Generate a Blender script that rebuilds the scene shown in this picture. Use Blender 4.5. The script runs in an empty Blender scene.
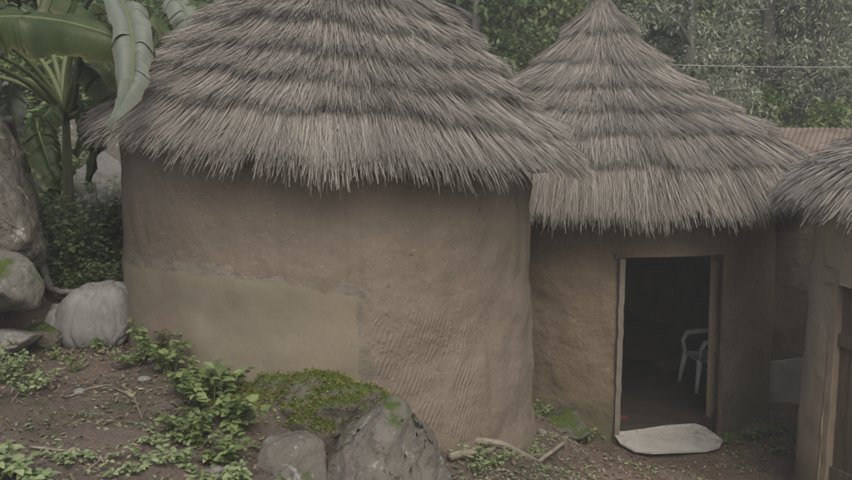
import bpy, math, random
import numpy as np
from mathutils import Vector, noise as mnoise

random.seed(7)
RNG = np.random.default_rng(11)
C = bpy.context.scene.collection
SC = bpy.context.scene
PI = math.pi

# ------------------------------------------------------------------ camera
CAMZ = 2.96
PITCH = math.radians(8.0)
FPX = 900.0
cam = bpy.data.cameras.new('camera'); camo = bpy.data.objects.new('camera', cam); C.objects.link(camo)
camo.location = (0, 0, CAMZ); camo.rotation_euler = (math.radians(90) - PITCH, 0, 0)
cam.sensor_width = 36; cam.lens = 36 * FPX / 852; cam.clip_start = 0.05; cam.clip_end = 1500
SC.camera = camo

# ------------------------------------------------------------------ light
SUN_EL, SUN_AZ = math.radians(50), math.radians(162)      # azimuth clockwise from +Y: over the right shoulder
w = bpy.data.worlds.new('World'); SC.world = w; w.use_nodes = True
nt = w.node_tree; bg = nt.nodes['Background']
sky = nt.nodes.new('ShaderNodeTexSky'); sky.sky_type = 'NISHITA'; sky.sun_disc = False
sky.sun_elevation = SUN_EL; sky.sun_rotation = SUN_AZ; sky.air_density = 1.0; sky.dust_density = 6.0; sky.ozone_density = 1.0
nt.links.new(sky.outputs[0], bg.inputs[0]); bg.inputs[1].default_value = 0.145
sl = bpy.data.lights.new('sun', 'SUN'); so = bpy.data.objects.new('sun', sl); C.objects.link(so)
sl.energy = 1.3; sl.angle = math.radians(40); sl.color = (1.0, 0.97, 0.88)
sd = Vector((math.sin(SUN_AZ) * math.cos(SUN_EL), math.cos(SUN_AZ) * math.cos(SUN_EL), math.sin(SUN_EL)))
so.rotation_euler = sd.to_track_quat('Z', 'Y').to_euler()
so.location = (6, -6, 12)
SC.view_settings.view_transform = 'Standard'; SC.view_settings.look = 'None'
SC.view_settings.exposure = 0.35; SC.view_settings.gamma = 1.0; SC.view_settings.use_curve_mapping = False

HAZE = 0.0092
# ------------------------------------------------------------------ helpers
def at(px, py, d):
    """world point on the sight line of a photo pixel at horizontal depth d"""
    a = (px - 426) / FPX; b = (240 - py) / FPX
    y = math.cos(PITCH) + b * math.sin(PITCH); z = -math.sin(PITCH) + b * math.cos(PITCH)
    t = d / y
    return Vector((a * t, d, CAMZ + z * t))

def atz(px, py, z):
    a = (px - 426) / FPX; b = (240 - py) / FPX
    yy = math.cos(PITCH) + b * math.sin(PITCH); zz = -math.sin(PITCH) + b * math.cos(PITCH)
    t = (z - CAMZ) / zz
    return Vector((a * t, yy * t, z))

def tag(o, label=None, cat=None, group=None, kind=None):
    if label: o['label'] = label
    if cat: o['category'] = cat
    if group: o['group'] = group
    if kind: o['kind'] = kind
    return o

def empty(name, loc, label, cat, group=None):
    o = bpy.data.objects.new(name, None); C.objects.link(o); o.location = loc
    o.empty_display_size = .1
    return tag(o, label, cat, group)

def link(name, me, mat, parent=None, smooth=False):
    if mat is not None: me.materials.append(mat)
    if smooth: me.polygons.foreach_set('use_smooth', [True] * len(me.polygons))
    o = bpy.data.objects.new(name, me); C.objects.link(o)
    if parent is not None:
        o.parent = parent
        pl = parent.location.copy(); q = parent.parent
        while q is not None: pl = pl + q.location; q = q.parent
        o.location = -pl if False else (0, 0, 0)
        # meshes are authored in world space: shift them into the parent's frame
        co = np.empty(len(me.vertices) * 3, np.float32); me.vertices.foreach_get('co', co)
        co = co.reshape(-1, 3) - np.array(pl, np.float32); me.vertices.foreach_set('co', co.ravel()); me.update()
    return o

def pyd(name, vs, fs, mat, parent=None, smooth=False):
    me = bpy.data.meshes.new(name); me.from_pydata([tuple(v) for v in vs], [], fs); me.update()
    return link(name, me, mat, parent, smooth)

def npmesh(name, V, F, mat, parent=None, smooth=False):
    """V (n,3), F (m,k) all faces of k corners"""
    V = np.asarray(V, np.float32); F = np.asarray(F, np.int32)
    k = F.shape[1]
    me = bpy.data.meshes.new(name)
    me.vertices.add(len(V)); me.vertices.foreach_set('co', V.ravel())
    me.loops.add(F.size); me.loops.foreach_set('vertex_index', F.ravel())
    me.polygons.add(len(F)); me.polygons.foreach_set('loop_start', np.arange(0, F.size, k, dtype=np.int32))
    me.update(calc_edges=True)
    return link(name, me, mat, parent, smooth)

def nz(x, y, z, s=1.0):
    return mnoise.noise(Vector((x * s, y * s, z * s)))

def fbm(x, y, z, s=1.0, o=4):
    return mnoise.fractal(Vector((x * s, y * s, z * s)), 1.0, 2.0, o)

def norm(a):
    return a / np.maximum(np.linalg.norm(a, axis=-1, keepdims=True), 1e-9)

# ------------------------------------------------------------------ materials
class NT:
    def __init__(s, name, rough=0.9, spec=0.2):
        s.m = bpy.data.materials.new(name); s.m.use_nodes = True; s.t = s.m.node_tree
        s.b = s.t.nodes['Principled BSDF']; s.b.inputs['Roughness'].default_value = rough
        s.b.inputs['Specular IOR Level'].default_value = spec
    def n(s, typ, **kw):
        x = s.t.nodes.new(typ)
        for k, v in kw.items():
            if k in x.inputs: x.inputs[k].default_value = v
            else: setattr(x, k, v)
        return x
    def l(s, a, b): s.t.links.new(a, b)
    def coord(s, which='Object', scale=(1, 1, 1), rot=(0, 0, 0)):
        tc = s.n('ShaderNodeTexCoord'); mp = s.n('ShaderNodeMapping')
        mp.inputs['Scale'].default_value = scale; mp.inputs['Rotation'].default_value = rot
        s.l(tc.outputs[which], mp.inputs[0]); return mp.outputs[0]
    def noise(s, vec, scale, detail=5, rough=.6, dist=0):
        x = s.n('ShaderNodeTexNoise'); x.inputs['Scale'].default_value = scale; x.inputs['Detail'].default_value = detail
        x.inputs['Roughness'].default_value = rough; x.inputs['Distortion'].default_value = dist
        s.l(vec, x.inputs['Vector']); return x.outputs['Fac']
    def ramp(s, fac, stops, interp='LINEAR'):
        r = s.n('ShaderNodeValToRGB'); e = r.color_ramp.elements; r.color_ramp.interpolation = interp
        while len(e) < len(stops): e.new(.5)
        for i, (p, c) in enumerate(stops):
            e[i].position = p
            if not hasattr(c, '__len__'): c = (c, c, c)
            e[i].color = (*c, 1)
        s.l(fac, r.inputs[0]); return r.outputs[0]
    def mix(s, fac, a, b, mode='MIX'):
        x = s.n('ShaderNodeMix'); x.data_type = 'RGBA'; x.blend_type = mode
        for i, v in ((0, fac), (6, a), (7, b)):
            if hasattr(v, 'links'): s.l(v, x.inputs[i])
            elif i == 0: x.inputs[0].default_value = v
            else: x.inputs[i].default_value = (*v, 1)
        return x.outputs[2]
    def math(s, op, a, b=0.5):
        x = s.n('ShaderNodeMath'); x.operation = op
        for i, v in ((0, a), (1, b)):
            if hasattr(v, 'links'): s.l(v, x.inputs[i])
            else: x.inputs[i].default_value = v
        return x.outputs[0]
    def maprange(s, v, a, b, c=0, d=1):
        x = s.n('ShaderNodeMapRange'); x.interpolation_type = 'SMOOTHSTEP'
        for i, q in enumerate((a, b, c, d)): x.inputs[i + 1].default_value = q
        s.l(v, x.inputs[0]); return x.outputs[0]
    def sep(s, vec):
        x = s.n('ShaderNodeSeparateXYZ'); s.l(vec, x.inputs[0]); return x.outputs
    def col(s, c):
        if hasattr(c, 'links'): s.l(c, s.b.inputs['Base Color'])
        else: s.b.inputs['Base Color'].default_value = (*c, 1)
    def bump(s, h, strength=.5, dist=.01, prev=None):
        x = s.n('ShaderNodeBump'); x.inputs['Strength'].default_value = strength; x.inputs['Distance'].default_value = dist
        s.l(h, x.inputs['Height'])
        if prev is not None: s.l(prev, x.inputs['Normal'])
        s.l(x.outputs[0], s.b.inputs['Normal']); return x.outputs[0]

def straw_mat(name, dark, mid, light):
    m = NT(name, .85, .25); g = m.n('ShaderNodeNewGeometry')
    base = m.ramp(g.outputs['Random Per Island'], [(0, dark), (.25, mid), (.75, light), (1, tuple(min(1, c * 1.2) for c in light))])
    co = m.coord('Object')
    patch = m.ramp(m.noise(co, 1.6, 4), [(.3, (.72, .70, .68)), (.7, (1.1, 1.08, 1.05))])
    m.col(m.mix(1.0, base, patch, 'MULTIPLY')); return m.m
M = {}
M['straw'] = straw_mat('weathered_straw', (.19, .179, .162), (.25, .238, .22), (.305, .293, .274))
M['straw_far'] = straw_mat('weathered_straw_brown', (.185, .171, .153), (.242, .228, .207), (.295, .28, .257))
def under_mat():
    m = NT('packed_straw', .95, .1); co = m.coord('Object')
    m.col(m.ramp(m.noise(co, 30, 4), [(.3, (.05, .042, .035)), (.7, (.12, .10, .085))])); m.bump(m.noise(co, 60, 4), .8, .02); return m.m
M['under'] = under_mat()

def mud_mat(name, c1, c2, c3, groove=None, base_green=None, coarse=.5, shift=(0, 0, 0)):
    m = NT(name, .93, .15); co = m.coord('Object'); mp = m.n('ShaderNodeMapping'); mp.inputs['Location'].default_value = shift
    m.l(co, mp.inputs[0]); co2 = mp.outputs[0]
    big = m.noise(co2, 1.1, 6, .6, .4); fine = m.noise(co2, 22, 6, .7)
    c = m.ramp(big, [(.32, c1), (.5, c2), (.68, c3)])
    c = m.mix(m.math('MULTIPLY', fine, .55), c, tuple(q * .62 for q in c2))
    streak = m.noise(m.coord('Object', (7, 7, .7)), 1.0, 4, .6)
    c = m.mix(m.maprange(streak, .52, .75, 0, .35), c, tuple(q * .6 for q in c1))
    speck = m.noise(co2, 90, 2, .5)
    c = m.mix(m.maprange(speck, .66, .74, 0, .5), c, (.34, .31, .27))
    vo = m.n('ShaderNodeTexVoronoi'); vo.feature = 'DISTANCE_TO_EDGE'; vo.inputs['Scale'].default_value = 2.6
    wp = m.n('ShaderNodeVectorMath'); wp.operation = 'ADD'; wn = m.n('ShaderNodeTexNoise'); wn.inputs['Scale'].default_value = 5; wn.inputs['Detail'].default_value = 6
    m.l(co2, wn.inputs['Vector']); m.l(co2, wp.inputs[0]); m.l(wn.outputs['Color'], wp.inputs[1]); m.l(wp.outputs[0], vo.inputs['Vector'])
    crack = m.math('MULTIPLY', m.maprange(vo.outputs['Distance'], .002, .011, 1, 0), m.maprange(m.noise(co2, 1.7, 3), .5, .62))
    c = m.mix(m.math('MULTIPLY', crack, .55), c, tuple(q * .4 for q in c1))
    chaff = m.noise(m.coord('Object', (26, 26, 120)), 1.0, 1, .4); c = m.mix(m.maprange(chaff, .70, .76, 0, .45), c, tuple(min(1, q * 1.7) for q in c3))
    chips = m.noise(co2, 13, 3, .5); c = m.mix(m.maprange(chips, .70, .73, 0, .6), c, tuple(q * .55 for q in c1))
    uv = m.sep(m.coord('UV'))
    if base_green:
        z0, z1, gcol = base_green
        gz = m.math('ADD', uv[1], m.math('MULTIPLY', m.noise(co2, 3.5, 5), .5))
        c = m.mix(m.maprange(gz, z0 + .25, z1 + .25, .85, 0), c, gcol)
    m.col(c)
    nb = m.bump(m.noise(co2, 6, 5, .55), coarse, .05)
    nb = m.bump(fine, .45, .012, nb)
    if groove:
        u0, u1, v0, v1, rz, amp = groove
        gv = m.n('ShaderNodeMapping'); tc = m.n('ShaderNodeTexCoord'); m.l(tc.outputs['UV'], gv.inputs[0]); gv.inputs['Rotation'].default_value = (0, 0, rz)
        wv = m.n('ShaderNodeTexWave'); wv.inputs['Scale'].default_value = 11; wv.inputs['Distortion'].default_value = 9
        wv.inputs['Detail'].default_value = 3; wv.inputs['Detail Scale'].default_value = .35
        m.l(gv.outputs[0], wv.inputs[0])
        wob = m.noise(co2, 3, 4)
        uu = m.math('ADD', uv[0], m.math('MULTIPLY', wob, .35)); vv = m.math('ADD', uv[1], m.math('MULTIPLY', wob, .35))
        mask = m.math('MULTIPLY', m.math('MULTIPLY', m.maprange(uu, u0, u0 + .15), m.maprange(uu, u1 - .3, u1, 1, 0)),
                      m.math('MULTIPLY', m.maprange(vv, v0, v0 + .2), m.maprange(vv, v1 - .25, v1, 1, 0)))
        patchy = m.maprange(m.noise(co2, 6, 4), .42, .62, 0, 1)
        h = m.math('MULTIPLY', m.math('MULTIPLY', wv.outputs['Fac'], mask), patchy)
        m.bump(h, amp * .6, .009, nb); m.col(m.mix(m.math('MULTIPLY', h, .2), c, (.28, .25, .21)))
    return m.m
M['mud_near'] = mud_mat('mud_plaster_near', (.150, .130, .096), (.198, .165, .129), (.225, .190, .153), groove=(7.1, 8.3, 1.1, 2.1, math.radians(24), 1.0), base_green=(.2, .9, (.19, .165, .145)))
M['mud_door'] = mud_mat('mud_plaster_middle', (.14, .112, .080), (.19, .15, .108), (.22, .18, .135), base_green=(-.15, .75, (.085, .095, .05)), coarse=.8, shift=(3, 1, 5))
M['mud_right'] = mud_mat('mud_plaster_right', (.38, .315, .225), (.45, .375, .28), (.49, .42, .32), base_green=(-.2, .5, (.13, .115, .08)), coarse=.5, shift=(9, 4, 2))
M['mud_dark'] = mud_mat('mud_plaster_dark', (.13, .11, .09), (.17, .145, .118), (.20, .172, .14), base_green=(-.2, .6, (.08, .08, .06)), coarse=.6, shift=(19, 4, 2))

def patch_mat(name, a, b, rough=.85):
    m = NT(name, rough, .25); co = m.coord('Object')
    c = m.ramp(m.noise(co, 2.2, 6, .6, .6), [(.3, a), (.7, b)])
    uv = m.sep(m.coord('UV'))
    c = m.mix(m.maprange(m.math('ADD', uv[1], m.math('MULTIPLY', m.noise(co, 4, 4), .3)), 1.25, 1.55, .75, 0), c, (.115, .12, .075))
    c = m.mix(m.maprange(m.noise(m.coord('Object', (5, 5, 1.2)), 1.0, 4), .55, .8, 0, .4), c, tuple(q * .7 for q in a))
    c = m.mix(m.maprange(m.noise(co, 1.6, 5, .6), .52, .68, 0, .5), c, (.20, .145, .11))
    c = m.mix(m.maprange(m.noise(co, 17, 4, .7), .64, .7, 0, .45), c, tuple(q * .6 for q in a))
    m.col(c); nb = m.bump(m.noise(co, 3, 4), .35, .03); m.bump(m.noise(co, 30, 6, .7), .35, .006, nb); return m.m
M['cement'] = patch_mat('cement_render', (.172, .152, .112), (.218, .194, .148))

def rock_mat(name, a, b, lichen=(.42, .42, .39), moss=0.0, s=1.0):
    m = NT(name, .92, .2); co = m.coord('Object')
    c = m.ramp(m.noise(co, 3 * s, 7, .65, .5), [(.3, a), (.7, b)])
    c = m.mix(m.maprange(m.noise(co, 9 * s, 6, .7), .56, .66, 0, .8), c, lichen)
    c = m.mix(m.maprange(m.noise(co, 26 * s, 4, .7), .6, .7, 0, .7), c, tuple(q * .45 for q in a))
    if moss:
        g = m.n('ShaderNodeNewGeometry'); nzv = m.sep(g.outputs['Normal'])[2]
        mk = m.math('MULTIPLY', m.maprange(nzv, .2, .8), m.maprange(m.noise(co, 3.5, 4), .62 - moss * .4, .72 - moss * .4))
        c = m.mix(mk, c, (.06, .085, .02))
    m.col(c); nb = m.bump(m.noise(co, 8 * s, 7, .65), .8, .05); m.bump(m.noise(co, 45 * s, 5, .7), .6, .01, nb); return m.m
M['rock'] = rock_mat('lichen_rock', (.10, .092, .078), (.17, .16, .14), (.36, .36, .335), moss=.2)
M['rock_dark'] = rock_mat('dark_rock', (.10, .095, .085), (.15, .147, .132), (.20, .20, .185), moss=.35)
M['rock_pale'] = rock_mat('pale_rock', (.17, .165, .155), (.25, .245, .23), (.36, .36, .34), moss=.08)
M['rock_moss'] = rock_mat('mossy_rock', (.10, .09, .075), (.17, .155, .13), (.22, .22, .19), moss=.95)

def ground_mat():
    m = NT('bare_earth', .95, .12); co = m.coord('Object'); xyz = m.sep(co)
    c = m.ramp(m.noise(co, 1.3, 7, .65, .5), [(.3, (.09, .075, .06)), (.5, (.135, .11, .092)), (.72, (.17, .137, .117))])
    c = m.mix(m.maprange(m.noise(co, 16, 6, .7), .5, .7, 0, .5), c, (.08, .066, .05))
    c = m.mix(m.maprange(m.noise(co, 55, 3, .7), .62, .7, 0, .6), c, (.27, .235, .2))
    c = m.mix(m.maprange(m.noise(co, 2.3, 5, .6), .54, .66, 0, .65), c, (.055, .065, .03))
    pathm = m.math('MULTIPLY', m.maprange(xyz[0], .7, 1.3), m.maprange(xyz[1], 12, 10))
    c = m.mix(m.math('MULTIPLY', pathm, .6), c, (.17, .125, .095))
    c = m.mix(m.maprange(xyz[1], 9.5, 13, 0, .9), c, (.04, .052, .02))
    upl = m.math('MULTIPLY', m.maprange(xyz[1], 6.2, 7.2), m.maprange(xyz[0], -1.2, -1.8))
    c = m.mix(m.math('MULTIPLY', upl, .8), c, (.055, .065, .035))
    m.col(c); nb = m.bump(m.noise(co, 9, 7, .7), .9, .05); m.bump(m.noise(co, 60, 4, .7), .7, .012, nb); return m.m
M['ground'] = ground_mat()

def leaf_mat(name, dark, light, rough=.55, trans=.25, vein=False):
    m = NT(name, rough, .35); g = m.n('ShaderNodeNewGeometry')
    c = m.ramp(g.outputs['Random Per Island'], [(0, dark), (1, light)])
    co = m.coord('Object'); c2 = m.ramp(m.noise(co, 1.3, 3), [(.35, (.75, .8, .75)), (.65, (1.15, 1.12, 1.1))])
    c = m.mix(1.0, c, c2, 'MULTIPLY'); m.col(c)
    tr = m.n('ShaderNodeBsdfTranslucent'); m.l(c, tr.inputs[0]); mx = m.n('ShaderNodeMixShader'); mx.inputs[0].default_value = trans
    m.l(m.b.outputs[0], mx.inputs[1]); m.l(tr.outputs[0], mx.inputs[2]); m.l(mx.outputs[0], m.t.nodes['Material Output'].inputs[0])
    if vein:
        uvs = m.sep(m.coord('UV')); ed = m.math('ABSOLUTE', m.math('SUBTRACT', uvs[0], .5)); ns_ = m.noise(co, 7, 5, .7)
        st = m.noise(m.coord('UV', (1.2, 34, 1)), 1.0, 3, .6)
        c = m.mix(m.maprange(st, .4, .65, 0, .45), c, tuple(q * .62 for q in dark))
        c = m.mix(m.maprange(m.math('ADD', ed, m.math('MULTIPLY', ns_, .16)), .545, .60, 0, .85), c, (.20, .15, .075))
        c = m.mix(m.maprange(m.noise(co, 16, 4, .7), .62, .7, 0, .5), c, (.16, .14, .06))
        m.l(c, m.b.inputs['Base Color']); m.l(c, tr.inputs[0])
        wv = m.n('ShaderNodeTexWave'); tc = m.n('ShaderNodeTexCoord'); m.l(tc.outputs['UV'], wv.inputs[0]); wv.bands_direction = 'Y'
        wv.inputs['Scale'].default_value = 9; wv.inputs['Distortion'].default_value = .6
        m.bump(wv.outputs['Fac'], .18, .004)
    return m.m
M['leaf_silver'] = leaf_mat('silvery_foliage', (.26, .29, .22), (.38, .41, .32), .6, .3)
M['leaf_green'] = leaf_mat('green_foliage', (.10, .15, .045), (.26, .34, .13), .5, .3)
M['leaf_dark'] = leaf_mat('dark_foliage', (.06, .095, .035), (.15, .21, .08), .5, .25)
M['leaf_olive'] = leaf_mat('olive_foliage', (.13, .16, .06), (.28, .33, .15), .55, .3)
M['weed'] = leaf_mat('weed_leaves', (.10, .145, .05), (.23, .29, .12), .55, .25)
M['weed_pale'] = leaf_mat('pale_weed_leaves', (.17, .22, .10), (.31, .37, .20), .6, .25)
M['moss'] = leaf_mat('moss_tufts', (.085, .10, .018), (.22, .235, .045), .9, .1)
M['litter'] = leaf_mat('dead_leaf_litter', (.09, .07, .052), (.24, .195, .15), .9, .05)
M['banana'] = leaf_mat('banana_blade', (.05, .075, .025), (.075, .105, .035), .45, .3, True)
M['banana_under'] = leaf_mat('banana_blade_waxy_underside', (.16, .185, .155), (.19, .215, .185), .7, .2, True)
def simple(name, a, b, scale=8, rough=.8, bump=.3, metal=0, spec=.3, stretch=(1, 1, 1)):
    m = NT(name, rough, spec); co = m.coord('Object', stretch)
    f = m.noise(co, scale, 6, .65); m.col(m.ramp(f, [(.3, a), (.7, b)])); m.bump(f, bump, .01); m.b.inputs['Metallic'].default_value = metal
    return m.m
M['rib'] = simple('banana_midrib', (.09, .11, .045), (.13, .15, .07), 12, .6, .1)
M['pstem'] = simple('banana_stem', (.10, .11, .06), (.20, .20, .12), 5, .7, .5, stretch=(6, 6, 1))
M['bark'] = simple('tree_bark', (.07, .062, .052), (.16, .15, .135), 6, .95, .9, stretch=(5, 5, 1))
M['bark_pale'] = simple('pale_bark', (.13, .125, .115), (.24, .235, .22), 6, .95, .7, stretch=(5, 5, 1))
M['stem'] = simple('weed_stem', (.06, .075, .03), (.11, .12, .055), 20, .7, .1)
M['stick'] = simple('dry_stick', (.15, .125, .095), (.30, .265, .215), 14, .85, .4, stretch=(1, 1, 4))
M['sack'] = simple('woven_plastic_sack', (.165, .165, .155), (.215, .215, .205), 3.5, .6, .6, stretch=(4, 4, 1))
M['sheetmetal'] = None
def sheet_mat():
    m = NT('muddy_painted_sheet', .55, .35); co = m.coord('Object')
    c = m.ramp(m.noise(co, 4, 6, .65), [(.3, (.33, .32, .295)), (.7, (.45, .44, .41))])
    c = m.mix(m.maprange(m.noise(co, 5.5, 7, .75, .8), .5, .66, 0, .8), c, (.20, .17, .13))
    c = m.mix(m.maprange(m.noise(m.coord('Object', (30, 4, 4)), 1, 3, .6), .62, .7, 0, .5), c, (.24, .21, .18))
    m.col(c); m.bump(m.noise(co, 7, 5), .4, .01); return m.m
M['sheetmetal'] = sheet_mat()
M['plastic'] = simple('white_plastic', (.60, .60, .58), (.72, .72, .70), 5, .4, .02)
M['red'] = simple('red_cloth', (.09, .02, .018), (.14, .03, .025), 9, .8, .2)
M['wood'] = simple('door_wood', (.075, .058, .042), (.15, .118, .09), 5, .8, .5, stretch=(8, 8, .6))
M['frame_pale'] = simple('limewashed_jamb', (.15, .132, .105), (.21, .19, .16), 6, .85, .5)
M['frame_mud'] = simple('mud_door_surround', (.19, .15, .11), (.29, .235, .17), 5, .9, .6)
M['wire'] = simple('wire', (.20, .20, .19), (.28, .28, .27), 5, .5, 0)
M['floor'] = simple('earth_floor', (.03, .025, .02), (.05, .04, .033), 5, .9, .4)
M['tie'] = simple('thatch_tie', (.12, .10, .085), (.24, .21, .18), 20, .9, .8)
def rust_mat():
    m = NT('rusted_iron', .7, .3); co = m.coord('Object')
    c = m.ramp(m.noise(co, 2.5, 6, .65, .5), [(.3, (.115, .085, .066)), (.5, (.165, .128, .105)), (.72, (.23, .195, .17))])
    c = m.mix(m.maprange(m.noise(m.coord('Object', (1, 6, 6)), 1.5, 4), .58, .7, 0, .7), c, (.40, .37, .34))
    m.col(c); m.bump(m.noise(co, 20, 4), .2, .004); return m.m
M['rust'] = rust_mat()

# ------------------------------------------------------------------ terrain
CP = []
for (px, py, z) in [(0, 480, 1.40), (100, 480, 1.36), (100, 420, 1.42), (0, 400, 1.50), (30, 350, 1.50), (100, 352, 1.50), (180, 374, 1.50), (150, 350, 1.52),
                    (250, 470, 1.25), (250, 392, 1.48), (330, 470, 1.16), (355, 398, 1.36), (400, 478, 1.12), (450, 478, 1.0), (500, 478, .88), (540, 474, .60), (430, 449, 1.03), (480, 452, .93), (520, 450, .76), (542, 443, .60),
                    (585, 474, .12), (620, 470, .0), (700, 470, .0), (780, 468, .0), (600, 445, .02), (60, 285, 1.72), (100, 262, 1.85), (20, 300, 1.7)]:
    p = atz(px, py, z); CP.append((p.x, p.y, z))
CP += [(0, 0, 1.2), (-2, 0, 1.3), (-3, 3, 1.55), (2, 0, 1.1), (2.2, 4, .55), (4, 3, .5), (6, 5, .1), (1.4, 5.4, .5), (3, 6, .0), (1.2, 8.6, .03), (2.6, 8.0, 0), (3.6, 8.6, 0), (5, 8, .02),
       (.86, 6.5, .56), (.8, 7.1, .5), (.35, 7.6, .6), (-.3, 8.3, .9), (-.66, 6.3, 1.1), (-2.4, 6.6, 1.62), (-3.5, 6, 1.75), (-2.3, 8, 2.0), (-3.5, 8, 2.3), (-5, 7, 2.3), (-1.5, 9.5, 1.8), (1.8, 9.6, .0), (0.2, 10.5, 1.0), (2, 12.3, .6), (5, 11, .4), (-3, 11, 2.6)]
CPA = np.array(CP)
def ground_np(x, y):
    x = np.asarray(x, float); y = np.asarray(y, float)
    d2 = (x[..., None] - CPA[:, 0]) ** 2 + (y[..., None] - CPA[:, 1]) ** 2
    wt = 1 / (d2 + .03) ** 1.7
    z = (wt * CPA[:, 2]).sum(-1) / wt.sum(-1)
    far = np.clip((y - 10.5) / 6, 0, 1); far = far * far * (3 - 2 * far)
    hill = 1.4 + np.clip(y - 12, 0, 26) * .17 - np.clip(x, -30, 40) * .04
    z = z * (1 - far) + hill * far
    return z + .018 * np.sin(x * 5.1 + 1.3 * np.sin(y * 3.7)) * np.cos(y * 4.3) + .008 * np.sin(x * 13 + y * 9) * np.cos(y * 11 - x * 7)
def gz(x, y): return float(ground_np(np.array([x]), np.array([y]))[0])

def grid_axis(lo, a, b, hi, fine, coarse):
    return np.concatenate([np.linspace(lo, a, coarse, endpoint=False), np.linspace(a, b, fine, endpoint=False), np.linspace(b, hi, coarse)])
gx = grid_axis(-100, -5, 6, 100, 220, 34); gy = grid_axis(-40, 2, 12, 140, 200, 40)
X, Y = np.meshgrid(gx, gy); Z = ground_np(X.ravel(), Y.ravel()).reshape(X.shape)
for i in range(X.shape[0]):
    for j in range(X.shape[1]):
        if -5 < X[i, j] < 6 and 2 < Y[i, j] < 12: Z[i, j] += .028 * fbm(X[i, j], Y[i, j], 0, 3.2, 5)
idx = np.arange(X.size).reshape(X.shape)
F = np.stack([idx[:-1, :-1], idx[:-1, 1:], idx[1:, 1:], idx[1:, :-1]], -1).reshape(-1, 4)
g = npmesh('ground', np.stack([X.ravel(), Y.ravel(), Z.ravel()], -1), F, M['ground'], smooth=True)
tag(g, kind='structure')

# ------------------------------------------------------------------ mud walls
def mud_wall_mesh(name, c, Rf, z0, z1, mat, parent, seed, segs=200, rows=60, amp=.03, door=None, thick=.2, arc=None):
    """round wall; Rf(t) = radius at height fraction t; door = (theta centre, half angle, top z)"""
    a0, a1 = arc if arc else (0, 2 * PI)
    th = list(np.linspace(a0, a1, segs + 1))
    if not arc: th = th[:-1]
    zs = list(np.linspace(z0, z1, rows + 1))
    if door:
        dc, dh, dz = door
        th = sorted([t for t in th if min(abs(t - (dc - dh)), abs(t - (dc + dh))) > .012] + [dc - dh, dc + dh])
        zs = sorted([z for z in zs if abs(z - dz) > .012] + [dz])
    n = len(th); V = []; UV = []
    for inner in (0, 1):
        for z in zs:
            t = (z - z0) / (z1 - z0)
            for a in th:
                r = Rf(t)
                if not inner:
                    r += amp * fbm(math.cos(a) * 1.5 + seed, math.sin(a) * 1.5, z * 1.2, 1.3, 4) + amp * .3 * fbm(math.cos(a) * 6 + seed, math.sin(a) * 6, z * 3, 1.5, 4)
                else: r -= thick
                V.append((c[0] + r * math.cos(a), c[1] + r * math.sin(a), z)); UV.append(((a - a0) * Rf(0), z))
    per = n * len(zs); fs = []
    def indoor(i, k):
        if not door: return False
        am = (th[i] + th[(i + 1) % n]) / 2 if i + 1 < n else th[i] + 1e-3; zm = (zs[k] + zs[k + 1]) / 2
        return abs(am - dc) < dh and zm < dz
    m = n if not arc else n - 1
    for k in range(len(zs) - 1):
        for i in range(m):
            if indoor(i, k): continue
            j = (i + 1) % n
            fs.append((k * n + i, k * n + j, (k + 1) * n + j, (k + 1) * n + i))
            fs.append((per + k * n + j, per + k * n + i, per + (k + 1) * n + i, per + (k + 1) * n + j))
    if door:
        i0 = th.index(dc - dh); i1 = th.index(dc + dh); kd = zs.index(dz)
        for k in range(kd):
            fs.append((k * n + i0, (k + 1) * n + i0, per + (k + 1) * n + i0, per + k * n + i0))
            fs.append((k * n + i1, per + k * n + i1, per + (k + 1) * n + i1, (k + 1) * n + i1))
        for i in range(i0, i1): fs.append((kd * n + i, kd * n + i + 1, per + kd * n + i + 1, per + kd * n + i))
    kt = len(zs) - 1
    for i in range(m):
        j = (i + 1) % n; fs.append((kt * n + i, kt * n + j, per + kt * n + j, per + kt * n + i))
    if arc:
        for k in range(kt):
            fs.append((k * n, (k + 1) * n, per + (k + 1) * n, per + k * n)); q = n - 1
            fs.append((k * n + q, per + k * n + q, per + (k + 1) * n + q, (k + 1) * n + q))
    me = bpy.data.meshes.new(name); me.from_pydata(V, [], fs); me.update()
    uvl = me.uv_layers.new(name='UVMap')
    li = np.empty(len(me.loops), np.int32); me.loops.foreach_get('vertex_index', li)
    uvl.data.foreach_set('uv', np.array(UV, np.float32)[li].ravel())
    return link(name, me, mat, parent, True)

# ------------------------------------------------------------------ thatch
class Profile:
    def __init__(s, pts):
        p = np.array(pts, float); d = np.r_[0, np.cumsum(np.hypot(np.diff(p[:, 0]), np.diff(p[:, 1])))]
        s.s, s.r, s.z = d, p[:, 0], p[:, 1]; s.L = d[-1]
    def pos(s, q):
        r = np.interp(q, s.s, s.r); z = np.interp(q, s.s, s.z); o = np.maximum(q - s.L, 0)
        tr = (s.r[-1] - s.r[-2]) / (s.s[-1] - s.s[-2]); tz = (s.z[-1] - s.z[-2]) / (s.s[-1] - s.s[-2])
        return r + o * tr * .8, z + o * tz * 1.15
    def tan(s, q):
        e = .04; a = s.pos(np.minimum(q, s.L) - e); b = s.pos(np.minimum(q, s.L) + e)
        d = np.stack([b[0] - a[0], b[1] - a[1]], -1); return norm(d)

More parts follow.
